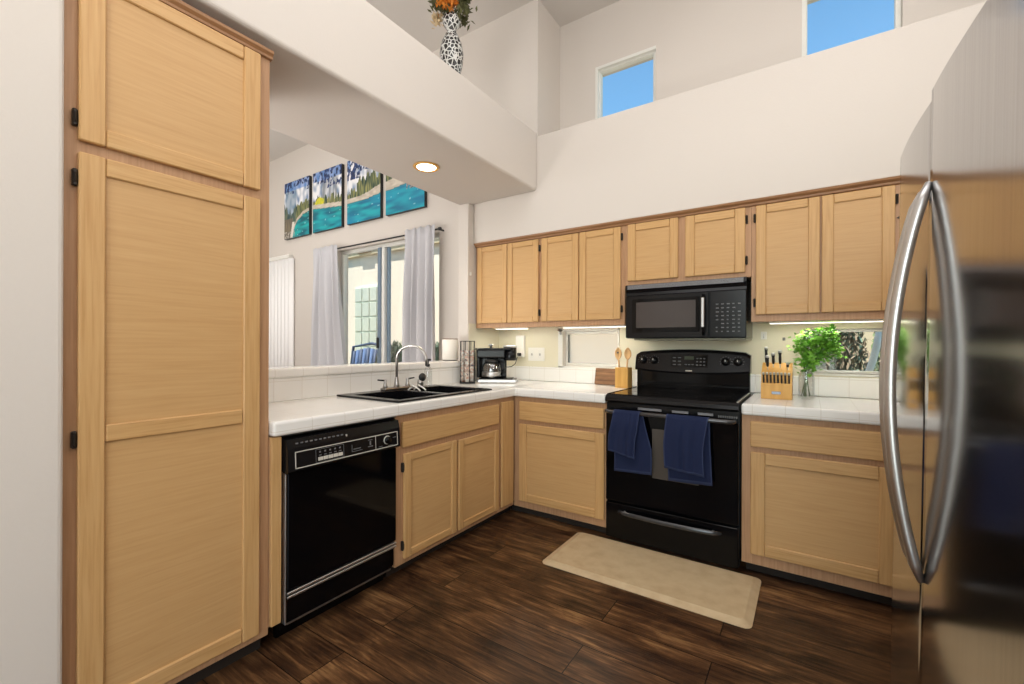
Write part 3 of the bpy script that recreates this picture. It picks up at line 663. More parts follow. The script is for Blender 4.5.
for (ya, yb, za, zb) in ((1.085, 1.220, .722, .7235), (1.085, 1.220, .776, .7775), (1.085, 1.0865, .722, .777), (1.219, 1.2205, .722, .777), (1.262, 1.264, .735, .765), (1.262, 1.318, .733, .735), (1.270, 1.310, .742, .746), (1.350, 1.378, .738, .742), (1.352, 1.376, .768, .771), (1.360, 1.368, .746, .764), (1.412, 1.436, .726, .729), (1.500, 1.522, .757, .760), (1.468, 1.50, .722, .725)):
    f = lambda z: -1.722 - (z - .708) * (.006 / .092) + .0018
    bt.prism([(f(za), za), (f(za) + .001, za), (f(zb) + .001, zb), (f(zb), zb)], 1, ya, yb, 'mark')
bt.build('buttons', hd)
MB().lathe([(.021, 0), (.021, .003)], (-1.725, 1.465, .752), 'markw', 24, axis='x').lathe([(.018, .0031), (.018, .010), (.013, .018)], (-1.725, 1.465, .752), 'black', 24, axis='x').build('dial', hd)
vt = MB()
for k in range(11): vt.box(-1.7385, -1.732, y0 + .035 + k * .021, y0 + .048 + k * .021, .806, .820, 'mark', .001)
vt.box(-1.736, -1.730, 1.235, 1.245, .802, .816, 'steel', .002); vt.build('vent', hd)
MB().box(-2.30, -1.76, y0, y1, .8485, .853, 'blackmat').build('top_gasket', t)

# ------------------------------------------------------------------ range
X0, X1 = -1.0605, -.309
t = thing('kitchen_range', 'black freestanding electric range with glass cooktop and rear control panel', 'range', (-.68, 2.95, 0))
MB().box(X0, X1, 2.665, 3.262, .03, .870, 'blackmid').box(X0 + .03, X1 - .03, 2.70, 3.2, .001, .03, 'blackmat').build('body', t)
MB().box(X0 + .003, X1 - .003, 2.632, 2.664, .030, .246, 'black', .006, 2).build('storage_drawer', t)
dh = [(X0 + .085 + (X1 - X0 - .17) * k / 14, 2.628 - .030 * math.sin(PI * k / 14) ** .5, .198) for k in range(15)]
MB().tube(dh, [.009] + [.013] * 13 + [.009], 'handleblack', 12, flat_=(1.1, .7)).lathe([(.010, -.008), (.012, .002)], (dh[1][0], 2.626, .198), 'steel', 14, axis='y').lathe([(.010, -.008), (.012, .002)], (dh[-2][0], 2.626, .198), 'steel', 14, axis='y').build('drawer_handle', t)
dr = MB().box(X0 + .003, X1 - .003, 2.628, 2.664, .258, .806, 'black', .008, 2).build('oven_door', t)
MB().box(-.768, -.51, 2.6262, 2.6278, .440, .730, 'ovenglass').build('oven_window', dr)
vb = MB().box(X0 + .003, X1 - .003, 2.645, 2.664, .812, .866, 'blackmid', .002)
for a, b in ((-.86, -.72), (-.66, -.57), (-.52, -.44)): vb.box(a, b, 2.6425, 2.6452, .832, .846, 'grille', .001)
for k in range(9): vb.box(-.415 + k * .011, -.408 + k * .011, 2.6425, 2.6452, .828, .840, 'mark')
vb.build('vent_strip', t)
MB().tube([(X0 + .02, 2.630, .815), (X0 + .026, 2.585, .818), (X0 + .05, 2.574, .818), (X1 - .05, 2.574, .818), (X1 - .026, 2.585, .818), (X1 - .02, 2.630, .815)], .0125, 'handleblack', 14).build('oven_handle', dr)
MB().prism([(2.665, .868), (2.628, .870), (2.618, .880), (2.622, .898), (2.640, .914), (3.205, .914), (3.205, .871)], 0, X0 + .002, X1 - .002, 'blackmid', .0).build('cooktop_frame', t)
ct = MB().box(X0 + .018, X1 - .018, 2.655, 3.19, .9142, .918, 'black', .001).box(X1 - .014, X1 - .006, 2.64, 3.20, .9142, .921, 'steel', .002).box(X0 + .006, X0 + .014, 2.64, 3.20, .9142, .921, 'blackmid', .002).build('glass_cooktop', t)
for x, y, r_ in ((-.87, 2.80, .10), (-.48, 2.79, .08), (-.87, 3.06, .075), (-.48, 3.05, .095)):
    MB().lathe([(r_, 0), (r_, .0006), (r_ - .003, .0006), (r_ - .003, 0)], (x, y, .9181), 'blackmid', 40, ring=True).build('burner_ring', ct)
# backguard: lower riser and bowed control panel
MB().box(X0 + .008, X1 - .008, 3.215, 3.262, .914, 1.05, 'black', .004).box(X0 + .012, X1 - .012, 3.20, 3.214, .945, .953, 'blackmid', .002).build('riser', t)
bg_ = MB(); n = 24
def top(x): u = (x - X0) / (X1 - X0) * 2 - 1; return 1.196 - .022 * u * u - .02 * max(0, abs(u) - .95) / .05
def bot(x): u = (x - X0) / (X1 - X0) * 2 - 1; return 1.026 + .020 * u * u
b_ = bmesh.new(); R_ = []
for i in range(n + 1):
    x = X0 + .004 + (X1 - X0 - .008) * i / n
    R_.append([b_.verts.new(p) for p in ((x, 3.262, bot(x)), (x, 3.190, bot(x)), (x, 3.184, bot(x) + .012), (x, 3.204, top(x) - .022), (x, 3.222, top(x) - .003), (x, 3.262, top(x)))])
for a, c_ in zip(R_, R_[1:]):
    for k in range(6): b_.faces.new((a[k], a[(k + 1) % 6], c_[(k + 1) % 6], c_[k]))
b_.faces.new(R_[0]); b_.faces.new(R_[-1][::-1]); bmesh.ops.recalc_face_normals(b_, faces=b_.faces[:])
bg_._merge(b_, 'blackmid'); cp = smooth_angle(bg_.build('control_panel', t), 30)
def fy(z): return 3.184 + (z - 1.045) * .155
def slab(mb, x0, x1, z0, z1, mat, off=.001, th=.001):
    mb.prism([(fy(z0) - off - th, z0), (fy(z0) - off, z0), (fy(z1) - off, z1), (fy(z1) - off - th, z1)], 0, x0, x1, mat)
dsp = MB(); slab(dsp, -.805, -.565, 1.075, 1.160, 'black'); slab(dsp, -.715, -.655, 1.125, 1.148, 'green', .002)
for i in range(2):
    for j in range(3):
        slab(dsp, -.792 + i * .034, -.772 + i * .034, 1.086 + j * .024, 1.092 + j * .024, 'mark', .002)
for i in range(3):
    for j in range(3): slab(dsp, -.638 + i * .022, -.626 + i * .022, 1.086 + j * .022, 1.093 + j * .022, 'mark', .002)
for i in range(3): slab(dsp, -.712 + i * .022, -.698 + i * .022, 1.088, 1.094, 'mark', .002)
dsp.build('display', cp)
bd = MB(); slab(bd, -.706, -.664, 1.045, 1.053, 'markw', .001); bd.build('badge', cp)
for x in (-1.000, -.922, -.456, -.384):
    kb = MB().lathe([(.026, 0), (.026, -.006), (.018, -.010), (.016, -.028), (.012, -.030)], (x, fy(1.115) - .001, 1.115), 'blackmid', 22, axis='y').build('knob', cp)
    q = MB().box(x - .002, x + .002, fy(1.115) - .0335, fy(1.115) - .0312, 1.118, 1.130, 'markw')
    q.build('pointer', kb)
mk = MB()
for x in (-1.000, -.922, -.456, -.384):
    for a in range(-4, 5):
        an = PI / 2 + a * .5; xx, zz = x + .034 * math.cos(an), 1.115 + .034 * math.sin(an); slab(mk, xx - .0015, xx + .0015, zz - .0015, zz + .0015, 'mark', .001)
mk.build('knob_marks', cp)

# towels over the oven handle
def towel(name, label, xa, xb, zf, xc, xd, zb, phase, tilt, gather):
    """one cloth over the bar: front flap xa..xb down to zf, back flap xc..xd down to zb"""
    YB, ZB = 2.574, .818; r = .0165
    def fn(u, v):
        s = v * 2 - 1   # -1 back bottom ... 0 over the bar ... 1 front bottom
        f = abs(s)
        if s < 0: a, b, zz, yy = xc, xd, zb, YB + r
        else: a, b, zz, yy = xa, xb, zf, YB - r
        k = min(1, f / .12)
        if f < .12:
            an = PI / 2 * (1 - s / .12); y = YB + r * math.cos(an) * 1 if False else YB - r * math.sin(PI / 2 * s / .12); z = ZB + r * math.cos(PI / 2 * s / .12)
        else:
            d = (f - .12) / .88; z = ZB - d * (ZB - zz); y = yy
        xm0, xm1 = (xa + xc) / 2 + gather, (xb + xd) / 2 - gather
        g = min(1, f * 1.6); x = (xm0 + (a - xm0) * g) * (1 - u) + (xm1 + (b - xm1) * g) * u
        z -= tilt * (u - .5) * f if s > 0 else -.01 * (u - .5) * f
        fold = math.sin(u * 9 + phase) * .5 + math.sin(u * 17 + phase * 2) * .25
        amp = .015 * min(1, f * 2) 
        y += (-abs(fold) * amp * 1.2 if s > 0 else -abs(fold) * amp * .25)
        x += .004 * math.sin(v * 11 + phase)
        if s > 0: y -= .012 * min(1, f * 3)
        return (x, y, z)
    o = tag(MB().grid(fn, 34, 48, 'towel', .0045).build(name), label, 'towel', 'navy towels on the oven handle')
    o.data.materials.append(M['towelhem'])
    n_ = 34 * 48
    for p in o.data.polygons:
        i = p.index % n_ if p.index < 2 * n_ else None
        if i is not None:
            u_, v_ = i // 48, i % 48
            if u_ in (0, 33) or v_ in (0, 47): p.material_index = 1
    return o
towel('dish_towel', 'left navy terry towel bunched on the oven handle', -1.004, -.842, .572, -.988, -.762, .462, .6, .035, .018)
towel('dish_towel', 'right navy terry towel folded flat on the oven handle', -.678, -.468, .524, -.668, -.436, .458, 2.2, .02, .0)

# ------------------------------------------------------------------ microwave
t = thing('microwave_oven', 'black over-the-range microwave with grey grille and window', 'microwave', (-.67, 3.1, 1.25))
mx0, mx1, my = -1.030, -.306, 2.905
BF = set(bpy.data.objects)
MB().box(mx0 + .004, mx1 - .004, my + .02, YW - .008, 1.256, 1.612, 'blackmid').build('body', t)
MB().box(mx0 + .04, mx1 - .006, my + .05, YW - .02, 1.244, 1.2555, 'underside', .003).box(-.78, -.55, my + .05, my + .16, 1.243, 1.246, 'blackmat').build('bottom_plate', t)
gr = MB().prism([(my + .02, 1.580), (my, 1.580), (my - .002, 1.586), (my + .004, 1.613), (my + .02, 1.615)], 0, mx0, mx1, 'blackmid')
gr.build('top_bezel', t)
gl = MB()
for k in range(9):
    z = 1.583 + k * .0032; y = my - .0022 + (z - 1.585) * .22
    gl.box(mx0 + .012, mx1 - .016, y - .0012, y + .001, z, z + .0022, 'grille')
gl.build('vent_grille', t)
MB().prism([(my + .02, 1.542), (my + .006, 1.542), (my + .012, 1.560), (my + .002, 1.579), (my + .02, 1.579)], 0, mx0, mx1, 'blackmid').build('upper_lip', t)
md = MB().box(mx0, -.510, my, my + .02, 1.258, 1.540, 'blackmid', .004).build('door', t)
MB().box(mx0 + .045, -.560, my - .0015, my - .0003, 1.295, 1.515, 'black').box(mx0 + .072, -.585, my - .0026, my - .0016, 1.325, 1.494, 'mwglass').build('door_window', md)
MB().tube([(-.540, my - .002, 1.522), (-.537, my - .026, 1.500), (-.535, my - .032, 1.40), (-.537, my - .026, 1.300), (-.540, my - .002, 1.276)], [.008, .010, .011, .010, .008], 'blackmid', 10, flat_=(.8, 1)).build('handle', md)
MB().box(-.545, -.528, my - .0475, my - .041, 1.320, 1.500, 'steel', .003).build('handle_inlay', md)
kp = MB().box(-.505, mx1, my, my + .02, 1.258, 1.540, 'blackmid', .004).box(-.488, -.318, my - .0012, my - .0002, 1.272, 1.490, 'blackmid').build('control_panel', t)
ky = MB()
for r_ in range(8):
    for c_ in range(5):
        x = -.470 + c_ * .030; z = 1.292 + r_ * .0235
        if random.random() < .9: ky.box(x, x + .017 * random.uniform(.5, 1), my - .0024, my - .0013, z, z + .006, 'mark')
ky.build('keypad', kp)
for o in set(bpy.data.objects) - BF:
    if o.parent is t: o.location.z += .012

# ------------------------------------------------------------------ mat, knife block, herb vase
t = MB(); b_ = bmesh.new()
def rr(x0, x1, y0, y1, r, z, n=5):
    out = []
    for cx, cy, a0 in ((x1 - r, y1 - r, 0), (x0 + r, y1 - r, PI / 2), (x0 + r, y0 + r, PI), (x1 - r, y0 + r, 1.5 * PI)):
        for k in range(n + 1): a = a0 + PI / 2 * k / n; out.append((cx + r * math.cos(a), cy + r * math.sin(a), z))
    return out
mx = (-1.248, -.203, 2.146, 2.648)
rings = [rr(mx[0], mx[1], mx[2], mx[3], .035, .001), rr(mx[0], mx[1], mx[2], mx[3], .035, .004), rr(mx[0] + .035, mx[1] - .035, mx[2] + .035, mx[3] - .035, .02, .019)]
V = [[b_.verts.new(p) for p in r_] for r_ in rings]
for a, c_ in zip(V, V[1:]):
    for k in range(len(a)): b_.faces.new((a[k], a[(k + 1) % len(a)], c_[(k + 1) % len(a)], c_[k]))
b_.faces.new(V[-1]); b_.faces.new(V[0][::-1]); bmesh.ops.recalc_face_normals(b_, faces=b_.faces[:])
t._merge(b_, 'mat'); tag(t.build('kitchen_mat'), 'thick beige kitchen mat with sloping edges in front of the range', 'mat')

t = thing('knife_block', 'bamboo knife block with a grey badge right of the range', 'knife block', (-.157, 3.0, CT))
kx0, kx1 = -.234, -.081; z = CT + .001
MB().prism([(2.945, z), (2.945, z + .090), (2.960, z + .092), (2.975, z + .150), (3.065, z + .205), (3.075, z)], 0, kx0, kx1, 'bamboo').build('block', t)
MB().box(-.180, -.135, 2.9425, 2.9448, z + .028, z + .044, 'badge', .002).build('badge', t)
def knife(x, y, z, h, tilt, lab, r_=.009):
    k = thing('kitchen_knife', lab, 'knife', (x, y, z), 'knives in the bamboo block')
    dx = Vector((0, -math.sin(tilt), math.cos(tilt)))
    P = Vector((x, y, z)); 
    MB().tube([P - dx * .03, P + dx * .02], [.003, .003], 'steel', 6).build('blade', k)
    MB().tube([P + dx * .018, P + dx * (h * .5), P + dx * (h * .8), P + dx * h], [r_ * .8, r_, r_ * .9, r_ * 1.15], 'blackmat', 8, flat_=(1.3, .8)).build('handle', k)
    MB().tube([P + dx * h + Vector((0, -.001, 0)), P + dx * (h + .012)], [r_ * 1.1, r_ * .9], 'steel', 8).build('cap', k)
for i in range(8):
    knife(kx0 + .014 + i * .0178, 2.960, z + .078, .072, math.radians(27), 'steak knife in the front row of the bamboo block', .0064)
knife(-.212, 3.030, z + .19, .10, math.radians(15), 'tallest black handled knife at the back left of the block', .010)
knife(-.203, 2.998, z + .170, .075, math.radians(24), 'black handled knife in front of the tallest one in the block', .010)
knife(-.176, 3.020, z + .185, .070, math.radians(18), 'black handled knife second from the left at the back', .010)
knife(-.142, 3.020, z + .185, .085, math.radians(15), 'curved black handled knife in the middle of the block back', .010)
knife(-.103, 3.000, z + .172, .030, math.radians(22), 'short black sharpening handle at the right of the block', .009)

vx, vy = -.015, 3.06; z = CT + .001
t = thing('glass_vase', 'clear glass jar of water right of the knife block', 'vase', (vx, vy, z))
MB().lathe([(.034, 0), (.040, .006), (.041, .12), (.036, .145), (.032, .155), (.036, .168), (.034, .168), (.030, .155), (.039, .12), (.038, .012), (0, .010)], (vx, vy, z), 'jar', 28).build('jar', t)
t2 = thing('cut_herbs', 'leafy bright green parsley bunch standing in the glass jar', 'herbs', (vx, vy, z + .014))
st = MB(); lf = MB(); bl = bmesh.new()
tips = []
random.seed(5)
for i in range(26):
    a = random.uniform(0, 2 * PI); rr_ = random.uniform(.0, 1) ** .6
    e_ = random.uniform(-1, 1); tx, ty, tz = vx + .030 + .100 * rr_ * math.cos(a), vy - .01 + .065 * rr_ * math.sin(a), z + .292 + .085 * e_ * math.sqrt(max(0, 1 - (rr_ * math.cos(a)) ** 2 * .8)) + .02 * math.cos(a)
    bx_, by_ = vx - .024 * math.cos(a * 1.3), vy - .024 * math.sin(a * 1.3)
    if i < 9: st.tube([(bx_, by_, z + .016), (vx + .005 * math.cos(a), vy + .005 * math.sin(a), z + .155), (tx, ty, tz)], [.0026, .0024, .0015], 'stem', 6)
    tz = min(tz, 1.31); tips.append((tx, ty, tz))
for (tx, ty, tz) in tips:
    for k in range(46):
        p = Vector((tx, ty, tz)) + Vector((random.gauss(0, .024), random.gauss(0, .022), random.gauss(0, .026)))
        p.z = min(p.z, 1.335 + .01 * random.random()); s_ = random.uniform(.008, .016); q = Matrix.Rotation(random.uniform(0, 6.28), 3, 'Z') @ Matrix.Rotation(random.uniform(-1.2, 1.2), 3, 'X')
        vv = [bl.verts.new(p + q @ Vector(c) * s_) for c in ((0, -1, 0), (.7, -.3, .2), (.95, .5, 0), (.3, .45, .15), (0, 1.1, -.1), (-.3, .45, .15), (-.95, .5, 0), (-.7, -.3, .2))]
        bl.faces.new(vv)
st.build('stems', t2); lf._merge(bl, 'leaf', False); lf.build('foliage', t2)

# ------------------------------------------------------------------ refrigerator (leans back slightly)
FY0, FYS, FY1, FZ = .795, 1.305, 1.705, 1.765
t = thing('refrigerator', 'stainless side-by-side refrigerator with two bowed handles at the right edge', 'refrigerator', (.60, 1.25, 0))
lean = Matrix.Translation((.192, 0, 0)) @ Matrix.Rotation(math.radians(.72), 4, 'Y')
def fb(mb, name, par=None): return mb.xform(lean).build(name, par or t)
fb(MB().box(.075, .76, FY0 + .01, FY1 - .01, .03, FZ - .012, 'grille').box(.1, .74, FY0 + .03, FY1 - .03, .002, .03, 'blackmat'), 'body')
def fdoor(ya, yb, name):
    b = bmesh.new(); n = 20; w_ = yb - ya; R = []
    for i in range(n + 1):
        u = i / n; y = ya + w_ * u; e = min(u, 1 - u) * w_
        if ya > FYS: x = (y - 1.56) ** 2 / 5.8
        else: d_ = FYS - y; x = d_ * d_ / 5.8 if d_ < .19 else .19 ** 2 / 5.8 + (d_ - .19) * .0655 + (d_ - .19) ** 2 / 16
        rr_ = .014
        if e < rr_: x += rr_ - math.sqrt(max(0, rr_ * rr_ - (rr_ - e) ** 2))
        R.append([b.verts.new((xx, y, zz)) for xx, zz in ((.072, .06), (x, .06), (x, FZ), (.072, FZ))])
    for a, c in zip(R, R[1:]):
        for k in range(4): b.faces.new((a[k], a[(k + 1) % 4], c[(k + 1) % 4], c[k]))
    b.faces.new(R[0]); b.faces.new(R[-1][::-1]); bmesh.ops.recalc_face_normals(b, faces=b.faces[:])
    mb = MB(); mb._merge(b, 'fridge', True); return smooth_angle(fb(mb, name), 40)
d1 = fdoor(FY0, FYS - .003, 'door'); d2 = fdoor(FYS + .003, FY1, 'door')
for d, y in ((d1, FYS - .040), (d2, FYS + .036)):
    pts = []; rad = []
    for k in range(25):
        v = k / 24; pts.append((-.003 - .057 * math.sin(PI * v) ** .8, y + 0 * v, .722 + .845 * v)); rad.append(.0135 if 0 < k < 24 else .008)
    fb(MB().tube(pts, rad, 'steel', 16, flat_=(1, .8)), 'handle', d)

# ------------------------------------------------------------------ lamps
t = thing('recessed_light', 'round recessed ceiling light glowing warm in the header underside', 'light', (-2.113, 2.117, 2.4035))
MB().lathe([(.066, -.001), (.086, -.001), (.088, -.004), (.078, -.010), (.066, -.008)], (-2.113, 2.117, 2.4035), 'bamboo', 36, ring=True).build('trim_ring', t)
MB().lathe([(0, -.003), (.064, -.003), (.064, -.006), (0, -.0075)], (-2.113, 2.117, 2.4035), 'warmled', 32).build('lens', t)
pl = bpy.data.lights.new('recessed_lamp', 'SPOT'); pl.energy = 22; pl.spot_size = 2.4; pl.spot_blend = .8; pl.color = (1, .88, .68); pl.shadow_soft_size = .06
po = bpy.data.objects.new('recessed_lamp', pl); COL.objects.link(po); po.location = (-2.113, 2.117, 2.385)
for (xa, xb, lb) in ((-2.215, -1.90, 'slim led bar under the corner wall cabinet'), (-1.575, -1.075, 'slim led bar under the wall cabinet over the small window'), (-.20, .42, 'slim led bar under the wall cabinet above the herbs')):
    t = thing('undercabinet_light', lb, 'light', ((xa + xb) / 2, 3.05, 1.365), 'led bars under the wall cabinets')
    MB().box(xa, xb, 3.03, 3.075, 1.3545, 1.3735, 'white', .002).build('housing', t)
    MB().box(xa + .004, xb - .004, 3.038, 3.067, 1.3515, 1.3542, 'led').build('diffuser', t)
    area('undercabinet_lamp', ((xa + xb) / 2, 3.053, 1.3505), ((xa + xb) / 2, 3.12, .9), xb - xa - .02, .02, 1.9 * (xb - xa) / .5, (1, .93, .78))

# ------------------------------------------------------------------ plant ledge vase
vx, vy, z = -1.812, 2.025, 2.849
t = thing('flower_vase', 'silver and black mosaic vase with pinched neck on the high ledge', 'vase', (vx, vy, z))
MB().lathe([(.045, 0), (.052, .01), (.068, .08), (.072, .14), (.062, .20), (.038, .255), (.026, .275), (.030, .290), (.050, .315), (.055, .340), (.050, .360), (.044, .360), (.044, .34), (0, .33)], (vx, vy, z), 'mosaic', 32).build('vase_body', t)
t = thing('dried_flowers', 'dried olive foliage with orange and burgundy blooms in the mosaic vase', 'flowers', (vx, vy, z + .34))
random.seed(11); fo = MB()
groups = {'ref': bmesh.new(), 'orange': bmesh.new(), 'burg': bmesh.new(), 'cream': bmesh.new()}
centers = [('orange', (.045, -.05, .07)), ('orange', (.02, -.08, .06)), ('cream', (-.085, -.03, .03)), ('burg', (.06, 0, .17)), ('cream', (.02, 0, .2)), ('burg', (-.02, -.06, .14))]
for i in range(15):
    a = random.uniform(0, 2 * PI); centers.append(('ref', (.10 * math.cos(a) * random.uniform(.5, 1.1), .09 * math.sin(a), random.uniform(.05, .22))))
names = {'ref': 'foliage', 'orange': 'orange_bloom', 'burg': 'burgundy_bloom', 'cream': 'cream_bloom'}
for kname, c in centers:
    if kname != 'ref': groups[kname] = bmesh.new()
    for k in range(60):
        p = Vector((vx, vy, z + .34)) + Vector(c) + Vector((random.gauss(0, .020), random.gauss(0, .020), random.gauss(0, .020)))
        s_ = random.uniform(.011, .024); q = Matrix.Rotation(random.uniform(0, 6.28), 3, 'Z') @ Matrix.Rotation(random.uniform(-1.5, 1.5), 3, 'X'); b = groups[kname]
        b.faces.new([b.verts.new(p + q @ Vector(v) * s_) for v in ((0, -1, 0), (.5, 0, .1), (0, 1, 0), (-.5, 0, .1))])
    if kname != 'ref':
        m_ = MB(); m_._merge(groups.pop(kname), kname); m_.build(names[kname], t)
m_ = MB(); m_._merge(groups['ref'], 'ref'); m_.build('foliage', t)
sm = MB()
for kname, c in centers: sm.tube([(vx, vy, z + .335), (vx + c[0] * .5, vy + c[1] * .5, z + .34 + c[2] * .6), (vx + c[0], vy + c[1], z + .34 + c[2])], .0018, 'stem', 5)
sm.build('stems', t)

# ------------------------------------------------------------------ dining room: curtains, rod, paintings
yr = YW - .08
t = thing('curtain_rod', 'thin black curtain rod above the dining room window', 'curtain rod', (-4.1, yr, 2.36))
MB().tube([(-5.08, yr, 2.362), (-3.02, yr, 2.362)], .009, 'blackmat', 10).build('rod', t)
for x in (-5.08, -3.02): MB().lathe([(.0, -.02), (.016, -.012), (.018, 0), (.016, .012), (0, .02)], (x, yr, 2.362), 'blackmat', 14, axis='x').build('finial', t)
for x in (-5.06, -3.04): MB().box(x - .006, x + .006, yr, YW - .0002, 2.355, 2.369, 'blackmat').build('bracket', t)
def curtain(label, xa, xb, xc, xd, nf, ph):
    def fn(u, v):
        k = min(1, v * 1.0) ** 1.3; a = xa + (xc - xa) * k; b = xb + (xd - xb) * k
        amp = .012 + .030 * min(1, v * 3)
        x = a + (b - a) * u + .008 * math.sin(u * 40 + v * 5)
        s = math.sin(u * nf * 2 * PI + ph + .6 * math.sin(v * 2.5))
        return (x, yr - .012 + amp * s - .012, 2.405 - v * 2.33 + .006 * math.sin(u * nf * 4 * PI))
    tag(MB().grid(fn, 96, 24, 'curtain', .002).build('curtain'), label, 'curtain', 'grey curtains at the dining window')
curtain('left light grey curtain panel at the dining window', -5.135, -4.640, -5.27, -4.27, 4.5, .4)
curtain('right light grey curtain panel at the dining window', -3.500, -3.055, -3.53, -3.02, 4.5, 1.4)

def h(x, y, s=0): return noise.noise(Vector((x, y, s * 7.3)))
def lerp(a, b, k): k = max(0, min(1, k)); return tuple(a[i] + (b[i] - a[i]) * k for i in range(3))
def C(r, g, b): return srgb(r, g, b)[:3]
def paint(g, v):
    """g runs 0..4 across the four canvases, v 0..1 upwards"""
    shore = [(0, .0), (.28, .0), (.50, .26), (.75, .37), (1, .40), (2, .33), (2.6, .33), (3, .36), (3.35, .38), (4, .42)]
    for (a, sa), (b, sb) in zip(shore, shore[1:]):
        if a <= g <= b: sh = sa + (sb - sa) * (g - a) / (b - a); break
    sh += .012 * h(g * 8, 3)
    mist = .5 + .5 * h(g * 3, v * 5, 1)
    if v < sh:
        c = lerp(C(0, 92, 104), C(24, 176, 172), .5 + 1.2 * h(g * 3.5, v * 22, 2) + (sh - v) * .2)
        c = lerp(c, C(0, 140, 190), .5 * (.5 + h(g * 1.3, v * 3, 9)) + (.25 if g > 2 else 0))
        if h(g * 10, v * 60, 3) > .56: c = lerp(c, C(190, 236, 236), .6)
        if abs(v - sh) < .012: c = lerp(c, C(60, 80, 70), .6)
    elif v < sh + (.07 if g > 1 else .05) + (.10 * max(0, min(1, (g - 2.4))) ) and g > .25:
        c = lerp(C(214, 204, 188), C(188, 174, 156), .5 + h(g * 9, v * 30, 4))
    else:
        tree = sh + .13 + (.05 if g < 1 else 0) + .30 * max(0, 1 - g / .55) + .10 * (.5 + h(g * 22, 0, 5)) + (.14 if g > 2.3 else 0) + (.10 * max(0, .8 - g))
        if v < tree:
            c = lerp(C(26, 60, 50), C(150, 150, 92), .45 + 1.5 * h(g * 42, v * 7, 6))
            if g < .5: c = lerp(c, C(24, 80, 110), .35)
            if g < .35 and v < .35: c = lerp(c, C(140, 112, 90), .5)
        else:
            c = lerp(C(120, 146, 178), C(240, 240, 242), .68 + 1.3 * h(g * 9 + v, v * 7, 7))
            if .05 < g < .5: c = lerp(c, C(70, 120, 150), .55)
            if 1.3 < g < 1.9: c = lerp(c, C(130, 136, 142), .55 + .8 * h(g * 20, v * 2, 8))
            if g > 2.6: c = lerp(c, C(150, 140, 132), .4 + h(g * 16, v * 6, 8))
            if v > .84 and g < 2.1: c = lerp(c, C(60, 130, 210), .6)
        if ((g - 1.24) / .17) ** 2 + ((v - .48) / .085) ** 2 < 1 + .5 * h(g * 14, v * 14, 31): c = lerp(C(226, 210, 40), C(190, 196, 60), .5 + h(g * 30, v * 20, 2))
        b = h(g * 16, v * 14, 11) + .5 * h(g * 40, v * 34, 12)
        lim = .78 - (.10 if 1.5 < g < 2.4 else 0) + (.12 if .4 < g < .9 else 0)
        if v > lim and b > .08 - (v - lim) * .35: c = lerp(C(16, 26, 58), C(40, 70, 128), .5 + h(g * 25, v * 25, 13))
    if 3.55 < g < 3.9 and .30 < v < .62 and h(g * 16, v * 16, 21) > -.2: c = lerp(C(58, 56, 62), C(180, 176, 176), .5 + 1.2 * h(g * 40, v * 40, 22))
    if g < .42 and v < .12 and h(g * 30, v * 9, 23) > -.1: c = lerp(C(70, 66, 60), C(215, 208, 196), .5 + 1.4 * h(g * 60, v * 30, 24))
    if .25 < g < .42 and v < .28 and v > .02 and abs(g - .30 - v * .3) < .05: c = C(222, 216, 204)
    return c
spans = [(-5.905, -5.325), (-5.240, -4.650), (-4.540, -3.950), (-3.860, -3.270)]
desc = ['leftmost canvas of the four-panel lake painting, curved shoreline', 'second canvas of the lake painting, with the yellow tree', 'third canvas of the lake painting, pale cliffs over teal water', 'rightmost canvas of the lake painting, partly cut off by the header']
for i, (xa, xb) in enumerate(spans):
    t = thing('canvas_painting', desc[i], 'painting', ((xa + xb) / 2, YW - .02, 2.65), 'four canvas panels of a mountain lake')
    zt = 3.385
    MB().box(xa, xb, YW - .040, YW - .001, 2.634, zt, 'blackmat').build('canvas_edge', t)
    me = bpy.data.meshes.new('picture'); n = 84; b = bmesh.new(); lay = b.verts.layers.float_color.new('paint'); G = []
    for a in range(n + 1):
        row = []
        for c in range(n + 1):
            u, v = a / n, c / n
            vt = b.verts.new((xa + (xb - xa) * u - t.location.x, YW - .0412 - t.location.y, 2.636 + (zt - 2.638) * v - t.location.z)); vt[lay] = (*paint(i + u, v), 1); row.append(vt)
        G.append(row)
    for a in range(n):
        for c in range(n): b.faces.new((G[a][c], G[a + 1][c], G[a + 1][c + 1], G[a][c + 1]))
    b.to_mesh(me); b.free(); me.materials.append(M['canvas']); o = bpy.data.objects.new('picture', me); COL.objects.link(o); o.parent = t

# ------------------------------------------------------------------ outside
struct(MB().box(-16, 10, YW + .16, 16, -.12, -.02, 'soil').build('ground'), 'bare garden ground')
t = thing('neighbour_building', 'cream stucco neighbouring house wall seen through the dining window', 'building', (-6, 5.4, -.02))
MB().box(-13, -1.35, 5.30, 6.3, -.02, 3.6, 'stucco').build('wall', t)
MB().box(-13, -1.3, 5.24, 5.299, 2.86, 3.02, 'stuccotrim', .01).box(-13, -1.3, 5.18, 5.299, 3.06, 3.6, 'stucco', .01).build('eave', t)
MB().box(-6.96, -6.62, 5.20, 5.238, 2.905, 2.965, 'acacia', .004).build('vent', t)
gb = MB().box(-7.11, -6.47, 5.27, 5.2995, .62, 2.30, 'blockmortar', .004)
gb.build('block_frame', t)
for i in range(3):
    for j in range(6): MB().box(-7.095 + i * .212, -7.095 + i * .212 + .190, 5.255, 5.2695, .64 + j * .275, .64 + j * .275 + .25, 'block', .012, 2).build('glass_block', t)
